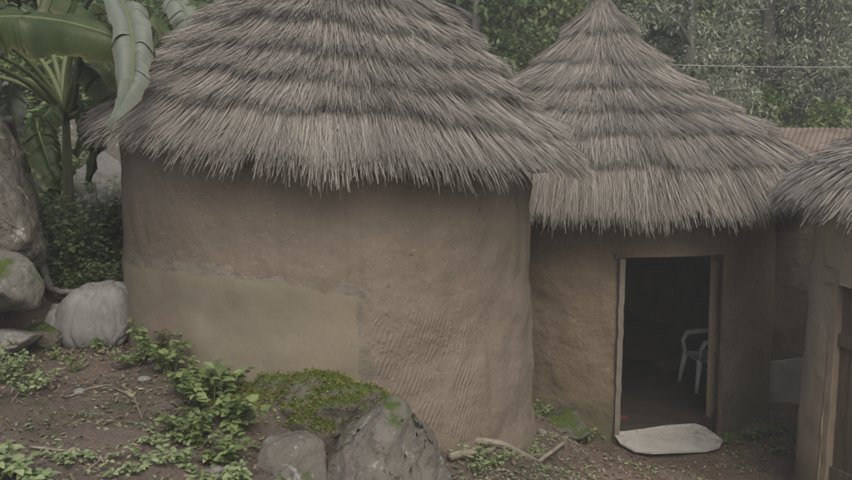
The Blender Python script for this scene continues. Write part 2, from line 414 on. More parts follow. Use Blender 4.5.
def straw_layer(name, c, prof, s_edge, length, n, mat, parent, thick, seed, tilt=(0, 0), wid=(.004, .008), edge_amp=.04, hang=0.0, arc=(0, 2 * PI), splay=.07, lift=1.0):
    rg = np.random.default_rng(seed)
    a = rg.uniform(arc[0], arc[1], n)
    ph = rg.uniform(0, 6, 5)
    wob = sum(np.sin(a * k + ph[i]) / (i + 1.5) for i, k in enumerate((3, 7, 13, 23, 41))) * .6
    wob2 = sum(np.sin(a * k + ph[i] * 2) / (i + 1.5) for i, k in enumerate((4, 9, 17, 31, 57))) * .6
    bundle = np.sin(a * 97 + ph[0]) * np.sin(a * 61 + ph[1])
    tip = s_edge + wob * edge_amp * 1.5 + (np.sin(a * 2 + ph[3]) * .03 + np.sin(a * 9 + ph[4]) * np.sin(a * 4 + ph[1]) * .035) * (1 if hang < .05 else .35) + rg.normal(0, .012, n) + .03 * np.sin(a * 47 + ph[2]) * np.sin(a * 29 + ph[0]) ** 3 + bundle * .010 - .02 * rg.random(n) ** 6 * 3 + hang * rg.random(n) ** 5
    ln = length * rg.uniform(.6, 1.15, n)
    root = np.maximum(tip - ln, .015)
    depth = rg.random(n)                                   # 0 = lowest straw of the layer, 1 = top
    h_tip = (thick * depth * (1 + .2 * wob2) + rg.normal(0, .006, n)) * lift
    h_root = -.03 + .03 * depth
    stray = rg.random(n) < .09
    h_tip = np.where(stray, h_tip + rg.uniform(.0, .06, n), h_tip)
    dev = rg.normal(0, splay, n) + np.sin(a * 5 + s_edge * 9) * .03 + wob2 * .03; dev = np.where(stray, dev * 3.0, dev)
    P = []
    bow = rg.normal(0, .007, n)
    for f in (0, .5, 1.0):
        q = root + (tip - root) * f
        h = h_root + (h_tip - h_root) * (f ** 1.6)
        t = prof.tan(q); nr, nzv = -t[:, 1], t[:, 0]
        r, z = prof.pos(q); r = np.maximum(r + h * nr, .004); z = z + h * nzv
        if hang: z = z - (.035 * f * f * rg.random(n) if f else 0)
        lat = ln * np.tan(np.clip(dev, -.7, .7)) * (f - .5) + bow * (1 - abs(2 * f - 1))
        # the sideways lean is laid along the tangent
        x = r * np.cos(a) - lat * np.sin(a); y = r * np.sin(a) + lat * np.cos(a)
        z = z + tilt[0] * x + tilt[1] * y
        P.append(np.stack([c[0] + x, c[1] + y, z], -1))
    dr = norm(P[2] - P[0])
    t = prof.tan(tip); out = np.stack([-t[:, 1] * np.cos(a), -t[:, 1] * np.sin(a), t[:, 0]], -1)
    side = norm(np.cross(dr, out)); roll = rg.uniform(-1.1, 1.1, n)[:, None]
    wd = side * np.cos(roll) + out * np.sin(roll)
    wv = rg.uniform(wid[0], wid[1], n)[:, None] * .5
    V = np.stack([P[0] - wd * wv, P[0] + wd * wv, P[1] - wd * wv, P[1] + wd * wv, P[2] - wd * wv * .45, P[2] + wd * wv * .45], 1).reshape(-1, 3)
    b = np.arange(n)[:, None] * 6
    F = np.concatenate([b + [0, 1, 3, 2], b + [2, 3, 5, 4]], 1).reshape(-1, 4)
    return npmesh(name, V, F, mat, parent)

def cone_base(name, c, prof, mat, parent, tilt, drop=.03, segs=96):
    V = []; F = []; qs = np.linspace(0.0, prof.L - .06, 24)
    th = np.linspace(0, 2 * PI, segs, endpoint=False)
    for lay, off in ((0, drop), (1, drop + .09)):
        for q in qs:
            r, z = prof.pos(np.array([q])); t = prof.tan(np.array([q]))[0]
            rr = max(float(r[0]) + off * t[1], .01); zz = float(z[0]) - off * t[0] - (0 if lay == 0 else .02)
            for a in th:
                x, y = rr * math.cos(a), rr * math.sin(a); V.append((c[0] + x, c[1] + y, zz + tilt[0] * x + tilt[1] * y))
    per = segs * len(qs)
    for lay in (0, 1):
        for k in range(len(qs) - 1):
            for i in range(segs):
                j = (i + 1) % segs; f = (lay * per + k * segs + i, lay * per + (k + 1) * segs + i, lay * per + (k + 1) * segs + j, lay * per + k * segs + j)
                F.append(f if lay == 0 else f[::-1])
    k = (len(qs) - 1) * segs
    for i in range(segs):
        j = (i + 1) % segs; F.append((k + i, per + k + i, per + k + j, k + j))
    return pyd(name, V, F, mat, parent, True)

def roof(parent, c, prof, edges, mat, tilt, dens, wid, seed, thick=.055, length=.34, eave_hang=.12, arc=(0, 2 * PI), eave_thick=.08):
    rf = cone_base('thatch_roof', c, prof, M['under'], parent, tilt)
    for i, e in enumerate(edges):
        last = i == len(edges) - 1
        r = float(prof.pos(np.array([e]))[0][0])
        frac = (arc[1] - arc[0]) / (2 * PI)
        n = int(2 * PI * max(r, .25) * dens * frac * (1.7 if last else 1.0) * (1.0 if i else 1.3))
        gap = e - (edges[i - 1] if i else 0)
        straw_layer('thatch_layer', c, prof, e, max(length, gap * 1.45), n, mat, rf, eave_thick if last else thick, seed + i, tilt, wid,
                    edge_amp=.045 if last else .035, hang=eave_hang if last else .03, arc=arc)
    return rf

# ---- near hut ----------------------------------------------------------
K = .9
def zk(z): return CAMZ + K * (z - CAMZ)
H1 = (-.666, 6.30)
hut1 = empty('mud_hut', (H1[0], H1[1], .9), 'large nearest round mud hut with a pale cement patch and no visible door', 'hut', 'round thatched mud huts')
R1 = 1.385
w1 = mud_wall_mesh('wall', H1, lambda t: R1 + .075 * (1 - t), -.1, 2.75, M['mud_near'], hut1, 2.0, 260, 90, .03)
for v in w1.data.vertices:                       # the wall head follows the slope of the roof it carries
    zw = v.co.z + hut1.location.z
    if zw > 2.2: v.co.z += (zw - 2.2) / .55 * (.07 - .085 * v.co.x)
pr1 = Profile([(0.02, 4.72), (.20, 4.42), (.44, 4.02), (.65, 3.73), (.90, 3.48), (1.14, 3.24), (1.40, 2.99), (1.53, 2.84), (1.60, 2.745)])
HR1 = (-.58, 6.30)
ed1 = [float(np.interp(q, pr1.r, pr1.s)) for q in (.16, .32, .48, .63, .78, .93, 1.09, 1.27, 1.44)]
tilt1 = (-.085, .0)
roof(hut1, HR1, pr1, ed1 + [pr1.L], M['straw'], tilt1, 1350, (.0022, .0048), 100, thick=.115, eave_thick=.10, eave_hang=.14)

def wall_shell(name, c, Rf, u_lo, u_hi, zlo, zhi, mat, parent, off, seed, amp=.03, cols=60, rows=36, z0=-.1, z1=2.75, edgeamp=.03, bord=-.02):
    """thin skin of plaster lying over a round wall: zlo/zhi are functions of angle"""
    V = []; UV = []; F = []
    for k in range(rows + 1):
        for i in range(cols + 1):
            fu = i / cols; fk = k / rows
            a = u_lo + (u_hi - u_lo) * fu
            lo, hi = zlo(a), zhi(a)
            z = lo + (hi - lo) * fk
            a2 = a + (edgeamp * nz(z * 6, seed, 3.3, 1) if i in (0, cols) else edgeamp * nz(z * 6, seed, 3.3, 1) * (1 - min(fu, 1 - fu) * 2) ** 3) / 1.4
            z2 = z + edgeamp * fbm(a * 7, seed, 1.1, 1, 3) * (1 if k in (0, rows) else abs(2 * fk - 1) ** 3)
            t = (z2 - z0) / (z1 - z0)
            r = Rf(t) + amp * fbm(math.cos(a2) * 1.5 + 2.0, math.sin(a2) * 1.5, z2 * 1.2, 1.3, 4)
            border = i in (0, cols) or k in (0, rows)
            near = i in (1, cols - 1) or k in (1, rows - 1)
            r += bord if border else (off * .8 if near else off)
            V.append((c[0] + r * math.cos(a2), c[1] + r * math.sin(a2), z2)); UV.append((a2, z2))
    n = cols + 1
    for k in range(rows):
        for i in range(cols): F.append((k * n + i, k * n + i + 1, (k + 1) * n + i + 1, (k + 1) * n + i))
    me = bpy.data.meshes.new(name); me.from_pydata(V, [], F); me.update()
    uvl = me.uv_layers.new(name='UVMap')
    for l in me.loops: uvl.data[l.index].uv = UV[l.vertex_index]
    return link(name, me, mat, parent, True)

Rf1 = lambda t: R1 + .075 * (1 - t)
def th_of_px(px, c, R):
    # angle on a round wall of the point seen at photo column px (front side)
    b = math.atan((px - 426) / FPX / math.cos(PITCH)); dx, dy = math.sin(b), math.cos(b)
    B = -(dx * c[0] + dy * c[1]); cc = c[0] ** 2 + c[1] ** 2 - R * R; disc = max(B * B - cc, 0)
    t = -B - math.sqrt(disc); x, y = dx * t - c[0], dy * t - c[1]
    return math.atan2(y, x) % (2 * PI), (dx * t, dy * t)
def z_of(px, py, c, R):
    a, p = th_of_px(px, c, R); return at(px, py, p[1]).z
aL = PI + .0; aR, _ = th_of_px(361, H1, R1 + .03)
zt_pts = [(px, py) for px, py in ((128, 262), (180, 268), (250, 276), (310, 285), (361, 294))]
zta = [(th_of_px(px, H1, R1 + .03)[0], z_of(px, py, H1, R1 + .03)) for px, py in zt_pts]
def ztop(a): return float(np.interp(a, [q[0] for q in zta], [q[1] for q in zta]))
pp = wall_shell('plaster_patch', H1, Rf1, aL, aR, lambda a: .75, ztop, M['cement'], hut1, .006, 4.0, cols=80, edgeamp=.024, bord=.0)
M['rim'] = mud_mat('scraped_plaster', (.155, .140, .112), (.195, .172, .14), (.225, .20, .165), coarse=.8, shift=(5, 9, 2))
rm = wall_shell('plaster_rim', H1, Rf1, aL, aR + .045, lambda a: .75, lambda a: ztop(a) + .045, M['rim'], hut1, .003, 14.0, cols=80, edgeamp=.05, bord=-.002)
pp['label'] = 'smooth pale cement patch on the lower left of the wall'
# low skirt of newer mud round the foot of the wall at the right
def zsk(a):
    return float(np.interp(a, [th_of_px(px, H1, R1 + .05)[0] for px in (425, 450, 480, 510, 537)], [z_of(px, py, H1, R1 + .05) for px, py in ((425, 425), (450, 437), (480, 438), (510, 428), (537, 410))]))
wall_shell('wall_skirt', H1, Rf1, th_of_px(415, H1, R1 + .05)[0], 2 * PI + .5, lambda a: -.08, lambda a: zsk(min(a, 2 * PI - .2)), M['mud_near'], hut1, .012, 9.0, rows=14, edgeamp=.02, bord=-.004)

# ---- middle hut with the open door --------------------------------------
H2 = (1.82, 9.60)
hut2 = empty('mud_hut', (H2[0], H2[1], 0), 'middle round mud hut with an open dark doorway under a pointed thatched roof', 'hut', 'round thatched mud huts')
R2 = 1.80
aDl, _ = th_of_px(624, H2, R2); aDr, _ = th_of_px(721, H2, R2)
dc, dh = (aDl + aDr) / 2, (aDr - aDl) / 2
dtop = z_of(665, 257, H2, R2)
mud_wall_mesh('wall', H2, lambda t: R2 + .05 * (1 - t), -.15, 2.45, M['mud_door'], hut2, 7.0, 220, 70, .03, door=(dc, dh, dtop), thick=.13)
pr2 = Profile([(.03, 4.22), (.20, 3.92), (.53, 3.56), (.88, 3.28), (1.22, 3.07), (1.68, 2.79), (1.98, 2.54), (2.13, 2.32), (2.21, 2.14)])
e2 = [.42, .72, 1.02, 1.28, 1.53, 1.77, 2.0, 2.24, 2.45]
e2 = [e * pr2.L / 2.95 for e in (.55, 1.0, 1.42, 1.82, 2.2, 2.56)] + [pr2.L]
rf2 = roof(hut2, H2, pr2, e2, M['straw_far'], (0, .0), 760, (.0032, .0066), 300, thick=.105, length=.50)
# bound tuft at the peak
V = []; F = []
for k, (r, z) in enumerate([(.12, 4.05), (.105, 4.12), (.12, 4.16), (.10, 4.20), (.09, 4.26), (.13, 4.36), (.10, 4.44), (.0, 4.46)]):
    for i in range(20):
        a = 2 * PI * i / 20; q = r * (1 + .08 * math.sin(5 * a + k)); V.append((H2[0] + q * math.cos(a), H2[1] + q * math.sin(a), z))
for k in range(7):
    for i in range(20): j = (i + 1) % 20; F.append((k * 20 + i, k * 20 + j, (k + 1) * 20 + j, (k + 1) * 20 + i))
pyd('roof_tie', V, F, M['tie'], rf2, True)

def bar(bm_v, bm_f, p0, p1, w, d, upv=Vector((0, 0, 1)), jit=0, seed=0, n=10):
    """slightly wavering bar of section w x d from p0 to p1 appended to lists"""
    p0, p1 = Vector(p0), Vector(p1); ax = (p1 - p0).normalized(); s = ax.cross(upv)
    if s.length < 1e-3: s = ax.cross(Vector((1, 0, 0)))
    s.normalize(); u = s.cross(ax).normalized(); b = len(bm_v)
    for k in range(n + 1):
        p = p0.lerp(p1, k / n); j1 = jit * nz(k * .7, seed, 1); j2 = jit * nz(k * .7, seed, 5)
        for (x, y) in ((-1, -1), (1, -1), (1, 1), (-1, 1)):
            bm_v.append(p + s * (x * w / 2 + j1 + jit * .5 * nz(k, seed, x)) + u * (y * d / 2 + j2))
    for k in range(n):
        for i in range(4): j = (i + 1) % 4; q = b + k * 4; bm_f.append((q + i, q + j, q + 4 + j, q + 4 + i))
    bm_f.append((b + 3, b + 2, b + 1, b)); q = b + n * 4; bm_f.append((q, q + 1, q + 2, q + 3))

def onwall(c, R, a, z): return Vector((c[0] + R * math.cos(a), c[1] + R * math.sin(a), z))
nrm = Vector((math.cos(dc), math.sin(dc), 0))
dpar = empty  # (keeps the name space tidy)
fr = None
V, F = [], []; bar(V, F, onwall(H2, R2 + .035, dc - dh - .020, -.05), onwall(H2, R2 + .01, dc - dh - .014, dtop - .01), .05, .10, nrm, .008, 3, 24)
dfr = pyd('door_frame', V, F, M['frame_pale'], hut2)
dfr['label'] = 'pale limewashed left jamb of the doorway'
V, F = [], []; bar(V, F, onwall(H2, R2 + .03, dc + dh + .014, -.05), onwall(H2, R2 + .01, dc + dh + .014, dtop - .01), .04, .09, nrm, .008, 6, 24)
pyd('door_frame', V, F, M['wood'], hut2)
V, F = [], []; bar(V, F, onwall(H2, R2 - .03, dc - dh - .05, dtop + .012), onwall(H2, R2 - .03, dc + dh + .05, dtop + .012), .04, .12, nrm, .006, 9, 12)
pyd('lintel', V, F, M['wood'], hut2)
# earth floor inside and threshold
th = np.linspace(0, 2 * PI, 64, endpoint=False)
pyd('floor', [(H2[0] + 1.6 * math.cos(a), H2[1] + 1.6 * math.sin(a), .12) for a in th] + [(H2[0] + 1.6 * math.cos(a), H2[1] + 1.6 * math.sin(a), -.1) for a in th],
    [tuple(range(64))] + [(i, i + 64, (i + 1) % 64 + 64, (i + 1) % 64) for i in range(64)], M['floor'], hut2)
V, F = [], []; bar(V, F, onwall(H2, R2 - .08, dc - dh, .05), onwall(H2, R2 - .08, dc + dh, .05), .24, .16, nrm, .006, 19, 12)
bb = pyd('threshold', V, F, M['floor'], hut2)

# ---- right hut -----------------------------------------------------------
H3 = (4.20, 6.45)
hut3 = empty('mud_hut', (H3[0], H3[1], 0), 'mud hut at the right edge with a closed wooden door and low thatched eave', 'hut', 'round thatched mud huts')
R3 = 1.27
aD3, _ = th_of_px(838, H3, R3)
d3h = .30; d3c = aD3 + d3h; d3top = z_of(840, 284, H3, R3)
mud_wall_mesh('wall', H3, lambda t: R3 + .06 * (1 - t), -.15, 2.5, M['mud_right'], hut3, 15.0, 200, 70, .02, door=(d3c, d3h, d3top), thick=.2)
pr3 = Profile([(.02, 3.55), (.50, 3.12), (1.04, 2.75), (1.24, 2.64), (1.40, 2.53), (1.48, 2.43), (1.53, 2.32)])
roof(hut3, H3, pr3, [e * pr3.L / 2.05 for e in (.45, .75, 1.05, 1.35, 1.55, 1.74, 1.9)] + [pr3.L], M['straw'], (0, 0), 560, (.005, .009), 500, thick=.07, length=.36, eave_thick=.09)
n3 = Vector((math.cos(d3c), math.sin(d3c), 0))
V, F = [], []
bar(V, F, onwall(H3, R3 - .02, d3c - d3h + .01, -.05), onwall(H3, R3 - .03, d3c - d3h + .01, d3top), .05, .09, n3, .006, 2, 20)
pyd('door_frame', V, F, M['frame_mud'], hut3)
V, F = [], []
bar(V, F, onwall(H3, R3 + .02, d3c - d3h - .10, d3top + .05), onwall(H3, R3 + .02, d3c + d3h + .10, d3top + .05), .10, .09, n3, .01, 12, 12)
pyd('lintel', V, F, M['frame_mud'], hut3)
# the plank door
sx = Vector((-n3.y, n3.x, 0)); mid = onwall(H3, R3 - .11, d3c, 0); wd_ = R3 * math.sin(d3h) - .02
V, F = [], []; npl = 6
for i in range(npl):
    x0 = -wd_ + 2 * wd_ * (i + .5) / npl; p = mid + sx * x0
    bar(V, F, p + Vector((0, 0, .02)), p + Vector((0, 0, d3top - .02)), 2 * wd_ / npl - .006, .03 + .004 * (i % 2), n3, .0015, i, 8)
door = pyd('door', V, F, M['wood'], hut3)
for zz in (.35, 1.35):
    V, F = [], []; bar(V, F, mid + n3 * .032 - sx * (wd_ - .02) + Vector((0, 0, zz)), mid + n3 * .032 + sx * (wd_ - .02) + Vector((0, 0, zz)), .09, .025, n3, .001, 2, 4)
    pyd('door_batten', V, F, M['wood'], door)

# ---- linking mud wall between the middle and right huts --------------------
def slab(name, p0, p1, h, thick, mat, parent=None, z0=-.15, cols=40, rows=30, amp=.03, seed=0):
    p0, p1 = Vector(p0), Vector(p1); ax = (p1 - p0).normalized(); nn = Vector((ax.y, -ax.x, 0)); V, F, UV = [], [], []
    for sgn in (1, -1):
        for k in range(rows + 1):
            for i in range(cols + 1):
                p = p0.lerp(p1, i / cols); z = z0 + (h - z0) * k / rows
                o = thick / 2 + amp * fbm(p.x * 2 + seed, p.y * 2, z * 2 + sgn * 7, 1, 4)
                z2 = z + (.03 * nz(i * .3, seed, 2) if k == rows else 0)
                q = p + nn * o * sgn; V.append((q.x, q.y, z2)); UV.append((i / cols * (p1 - p0).length, z2))
    n = cols + 1; per = n * (rows + 1)
    for k in range(rows):
        for i in range(cols):
            a = k * n + i; F.append((a, a + 1, a + n + 1, a + n)); F.append((per + a + 1, per + a, per + a + n, per + a + n + 1))
        F.append((k * n, (k + 1) * n, per + (k + 1) * n, per + k * n)); a = k * n + cols; F.append((a, per + a, per + a + n, a + n))
    for i in range(cols): a = rows * n + i; F.append((a, a + 1, per + a + 1, per + a))
    me = bpy.data.meshes.new(name); me.from_pydata(V, [], F); me.update(); uvl = me.uv_layers.new(name='UVMap')
    for l in me.loops: uvl.data[l.index].uv = UV[l.vertex_index]
    return link(name, me, mat, parent, True)
lw = empty('mud_wall', (3.7, 9.0, 0), 'dark mud wall closing the gap between the middle hut and the right hut', 'wall')
slab('wall_body', (3.35, 9.3, 0), (4.6, 8.5, 0), 2.45, .22, M['mud_dark'], lw, seed=4)
M['grey_patch'] = simple('grey_cement_patch', (.28, .27, .25), (.38, .37, .34), 4, .85, .3)
pA, pB = at(768, 360, 8.95), at(812, 360, 8.72)
axd = Vector((1.25, -.8, 0)).normalized(); nf = Vector((-.8, -1.25, 0)).normalized()
def onlw(px, py):
    # ray against the wall's front plane
    o = Vector((0, 0, CAMZ)); d = at(px, py, 10) - o; pl = Vector((3.35, 9.3, 0)) + nf * .115; t = (pl - o).dot(nf) / d.dot(nf); return o + d * t
V = [onlw(*q) + nf * .030 for q in ((768, 362), (783, 360), (800, 358), (815, 360), (815, 412), (795, 410), (780, 408), (767, 408))]
V += [v - nf * .05 for v in V]
pyd('cement_patch', V, [tuple(range(8))[::-1]] + [(i, (i + 1) % 8, (i + 1) % 8 + 8, i + 8) for i in range(8)], M['grey_patch'], lw)

# ---- shed with the rusty roof behind -----------------------------------------
sh = empty('shed', (7.2, 14.2, 1.0), 'low shed behind the huts with a rusty corrugated iron roof', 'shed')
def corr(name, p00, p10, p01, p11, mat, parent, waves, amp=.02, cols=None):
    cols = cols or waves * 8; V, F = [], []; rows = 12
    for lay in (0, 1):
        for k in range(rows + 1):
            for i in range(cols + 1):
                u, v = i / cols, k / rows
                p = p00.lerp(p10, u).lerp(p01.lerp(p11, u), v) + Vector((0, 0, amp * math.sin(u * waves * 2 * PI) + .015 * nz(u * 6, v * 5, 1) - lay * .004))
                V.append(p)
    n = cols + 1; per = n * (rows + 1)
    for k in range(rows):
        for i in range(cols): a = k * n + i; F.append((a, a + 1, a + n + 1, a + n)); F.append((per + a + 1, per + a, per + a + n, per + a + n + 1))
    return pyd(name, V, F, mat, parent, True)
e0, e1 = at(748, 160, 11.6), at(1010, 158, 11.6); r0, r1 = at(764, 127, 13.4), at(1010, 131, 13.4)
corr('corrugated_roof', e0, e1, r0, r1, M['rust'], sh, 44, .007)
corr('corrugated_roof', r0 + Vector((0, .02, 0)), r1 + Vector((0, .02, 0)), r0 + Vector((0, 1.9, -.55)), r1 + Vector((0, 1.9, -.55)), M['rust'], sh, 44, .007)
slab('wall', (e0.x + .25, 11.95, 0), (e1.x - .2, 11.95, 0), e0.z + .0, .18, M['mud_dark'], sh, seed=8, z0=.0)
slab('wall', (e0.x + .35, 12.05, 0), (e0.x + .45, 15.0, 0), e0.z - .05, .18, M['mud_dark'], sh, seed=11, z0=.0)

# ------------------------------------------------------------------ the sheet at the door
V, F, cols, rows = [], [], 24, 12
pl = [at(613, 429, 7.98), at(703, 426, 8.05), at(724, 440, 7.85), at(716, 449, 7.72), at(650, 455, 7.62), at(628, 451, 7.66), at(616, 441, 7.8)]
outline = [(610, 430), (640, 428), (695, 425), (706, 429), (723, 441), (719, 448), (706, 452), (652, 455), (634, 452), (620, 444)]
top = []
for (px, py) in outline:
    v = (py - 425) / 30.0; z = .135 - .085 * v
    if px > 715: z += .0
    top.append(atz(px, py, z))
cen = sum(top, Vector()) / len(top)
nO = len(top); RI = 8
for lay in (0, 1):
    V.append(cen + Vector((0, 0, -.012 * lay + .006)))
    for r in range(1, RI + 1):
        for p in top:
            q = cen.lerp(p, r / RI); q.z += .010 * fbm(q.x * 3, q.y * 4, 1, 1.2, 3) - .012 * lay + (.012 if r == RI else 0); V.append(q)
per = 1 + nO * RI
for lay in (0, 1):
    o = lay * per
    for i in range(nO):
        j = (i + 1) % nO; f = (o, o + 1 + i, o + 1 + j); F.append(f if lay else f[::-1])
        for r in range(RI - 1):
            a, b = o + 1 + r * nO, o + 1 + (r + 1) * nO; f = (a + i, b + i, b + j, a + j); F.append(f if lay else f[::-1])
a = 1 + (RI - 1) * nO
for i in range(nO): j = (i + 1) % nO; F.append((a + i, a + j, per + a + j, per + a + i))
ms = pyd('metal_sheet', V, F, M['sheetmetal'], None, False)
tag(ms, 'pale bent sheet with clipped corners lying as a doorstep at the open doorway', 'metal sheet')

# ------------------------------------------------------------------ plastic chair inside
def tubepts(V, F, pts, rad, n=6, cap=True):
    b = len(V); pts = [Vector(p) for p in pts]; u = None
    for k, p in enumerate(pts):
        t = (pts[min(k + 1, len(pts) - 1)] - pts[max(k - 1, 0)]).normalized()
        if u is None: u = t.cross(Vector((0, 0, 1)) if abs(t.z) < .9 else Vector((1, 0, 0))).normalized()
        u = (u - t * u.dot(t)).normalized(); v = t.cross(u)
        r = rad[k] if hasattr(rad, '__len__') else rad
        for i in range(n): a = 2 * PI * i / n; V.append(p + (u * math.cos(a) + v * math.sin(a)) * r)
    for k in range(len(pts) - 1):
        for i in range(n): j = (i + 1) % n; F.append((b + k * n + i, b + k * n + j, b + (k + 1) * n + j, b + (k + 1) * n + i))
    if cap: F.append(tuple(b + i for i in range(n))[::-1]); F.append(tuple(b + (len(pts) - 1) * n + i for i in range(n)))

cb = at(706, 392, 9.15); cb.z = .12
ch = empty('plastic_chair', cb, 'white plastic armchair standing in the dark inside the open doorway', 'chair')
rz = math.radians(98)
def cw(x, y, z):
    x, y, z = x * .82, y * .82, z * .82
    return Vector((cb.x + x * math.cos(rz) - y * math.sin(rz), cb.y + x * math.sin(rz) + y * math.cos(rz), .12 + z))
def grid_sheet(fn, nu, nv, th):
    V, F = [], []
    for lay in (0, 1):
        for j in range(nv + 1):
            for i in range(nu + 1):
                p = fn(i / nu, j / nv, lay * th); V.append(p)
    n = nu + 1; per = n * (nv + 1)
    for j in range(nv):
        for i in range(nu): a = j * n + i; F.append((a, a + 1, a + n + 1, a + n)); F.append((per + a + 1, per + a, per + a + n, per + a + n + 1))
    for i in range(nu): F.append((i, i + 1, per + i + 1, per + i)); a = nv * n + i; F.append((a + 1, a, per + a, per + a + 1))
    for j in range(nv): a = j * n; F.append((a + n, a, per + a, per + a + n)); a += nu; F.append((a, a + n, per + a + n, per + a))
    return V, F
V, F = grid_sheet(lambda u, v, t: cw((u - .5) * .46, (v - .5) * .44, .42 - t - .015 * math.sin(PI * u) - .02 * math.sin(PI * v)), 10, 10, .02); pyd('seat', V, F, M['plastic'], ch, True)
V, F = grid_sheet(lambda u, v, t: cw((u - .5) * (.46 - .06 * v), -.21 - .10 * v - .05 * math.sin(PI * u) - t, (.44 + .22 * v + .04 * math.sin(PI * u) * v)), 10, 10, .02); pyd('backrest', V, F, M['plastic'], ch, True)
for sx_, sy_ in ((-1, -1), (1, -1), (1, 1), (-1, 1)):
    V, F = [], []; tubepts(V, F, [cw(sx_ * .26, sy_ * .25, 0), cw(sx_ * .235, sy_ * .225, .22), cw(sx_ * .21, sy_ * .20, .41)], [.022, .026, .032], 8); pyd('leg', V, F, M['plastic'], ch, True)
for sx_ in (-1, 1):
    V, F = [], []; tubepts(V, F, [cw(sx_ * .23, .20, .41), cw(sx_ * .265, .22, .55), cw(sx_ * .27, .17, .645), cw(sx_ * .27, 0, .665), cw(sx_ * .25, -.2, .67), cw(sx_ * .22, -.27, .70)], [.02, .022, .028, .03, .026, .02], 8)
    pyd('armrest', V, F, M['plastic'], ch, True)
# scrap of red cloth at the foot of the door jamb
def lump(name, p, rx, ry, rz_, mat, label, cat, seed, amp=.35, group=None, sub=4, rot=0, freq=1.4, squash=None, flat=0):
    import bmesh
    bm = bmesh.new(); bmesh.ops.create_icosphere(bm, subdivisions=sub, radius=1)
    cr, sr = math.cos(rot), math.sin(rot)
    for v in bm.verts:
        d = v.co.copy(); s = 1 + amp * fbm(d.x * freq + seed, d.y * freq, d.z * freq, 1, 5) + amp * .22 * fbm(d.x * 5 + seed, d.y * 5, d.z * 5, 1, 5)
        if flat:   # facet the stone with a few cut planes
            for k in range(9):
                q = Vector((math.sin(seed * 3.1 + k * 2.4), math.cos(seed * 1.7 + k * 1.9), math.sin(seed + k * 4.1) * .8 + .2)).normalized()
                dd = d.dot(q) * s
                lim = .72 + .16 * math.sin(k * 5.3 + seed)
                if dd > lim: s = s * (1 - flat + flat * lim / dd)
        x, y, z = d.x * s * rx, d.y * s * ry, d.z * s * rz_
        v.co = (p[0] + x * cr - y * sr, p[1] + x * sr + y * cr, p[2] + z)
    me = bpy.data.meshes.new(name); bm.to_mesh(me); bm.free()
    o = link(name, me, mat, None, True); return tag(o, label, cat, group)
p = atz(620, 422, .14); lump('red_cloth', (p.x + .04, p.y + .1, .15), .06, .04, .022, M['red'], 'scrap of dark red cloth on the threshold at the foot of the pale left jamb', 'cloth', 3, .4, sub=3)

# ------------------------------------------------------------------ rocks
def hull_rock(pts, mat, label, seed, name='boulder', amp=.022, ds=1.0):
    import bmesh
    bm = bmesh.new()
    for q in pts: bm.verts.new(at(q[0], q[1], q[2] * ds))
    r = bmesh.ops.convex_hull(bm, input=bm.verts[:])
    dele = [g_ for g_ in set(r['geom_interior'] + r['geom_unused']) if isinstance(g_, bmesh.types.BMVert)]
    if dele: bmesh.ops.delete(bm, geom=dele, context='VERTS')
    bmesh.ops.bevel(bm, geom=bm.edges[:] + bm.verts[:], offset=.018, segments=1, affect='EDGES')
    bmesh.ops.triangulate(bm, faces=bm.faces[:])
    for k in range(7):
        le = [e for e in bm.edges if e.calc_length() > .028]
        if not le or len(bm.verts) > 60000: break
        bmesh.ops.subdivide_edges(bm, edges=le, cuts=1, use_grid_fill=False); bmesh.ops.triangulate(bm, faces=[f for f in bm.faces if len(f.verts) > 3])
    bmesh.ops.smooth_vert(bm, verts=bm.verts[:], factor=.5); bm.normal_update()
    for v in bm.verts:
        c_ = v.co; a_ = fbm(c_.x * 4 + seed, c_.y * 4, c_.z * 4, 1, 6); b_ = abs(nz(c_.x * 7 + seed, c_.y * 7, c_.z * 9, 1))
        v.co = c_ + v.normal * (amp * 1.8 * a_ - amp * .4 * max(0, .2 - b_) / .2 + .006 * fbm(c_.x * 30, c_.y * 30, c_.z * 30, 1, 3))
    me = bpy.data.meshes.new(name); bm.to_mesh(me); bm.free()
    return tag(link(name, me, mat, None, True), label, name)
def rock(px, py, d, rx, ry, rz_, mat, label, seed, amp=.45, rot=0, flat=.8, dz=0, sub=5):
    p = at(px, py, d); return lump('boulder' if rx > .3 else 'stone', (p.x, p.y, p.z + dz), rx, ry, rz_, mat, label, 'boulder' if rx > .3 else 'stone', seed, amp, None, sub, rot, 1.1, None, flat)
hull_rock([(395,397,4.62),(362,414,4.7),(348,424,4.62),(372,425,4.4),(410,405,4.55),(334,452,4.5),(378,402,4.75),(345,438,4.55),(322,470,4.45),(318,520,4.4),(402,400,4.8),(418,420,4.62),(434,446,4.6),(450,470,4.7),(452,520,4.6),(385,455,4.28),(400,520,4.2),(350,520,4.25),(360,430,4.95),(430,430,5.0)], M['rock'], 'rough grey boulder with pale lichen at the foot of the near hut', 6.9, ds=.945)
hull_rock([(262,436,4.65),(300,430,4.7),(326,440,4.6),(330,500,4.4),(262,500,4.4),(255,460,4.5),(300,448,4.45),(280,480,4.25)], M['rock'], 'dark flat stone below the mossy mound left of the lichen boulder', 5.3, ds=.935)
rock(304, 424, 4.74, .42, .22, .24, M['rock_moss'], 'low mound covered with bright green moss against the near hut', 8.1, .9, .1, .2)
hull_rock([(-60,90,6.2),(0,102,6.2),(14,135,6.1),(28,175,6.0),(40,215,5.8),(46,262,5.7),(30,240,5.4),(-70,180,5.2),(-40,300,5.3),(-90,300,6.2),(30,290,6.1),(0,215,5.35)], M['rock'], 'tall leaning boulder at the left edge of the picture', 3.3, amp=.012)
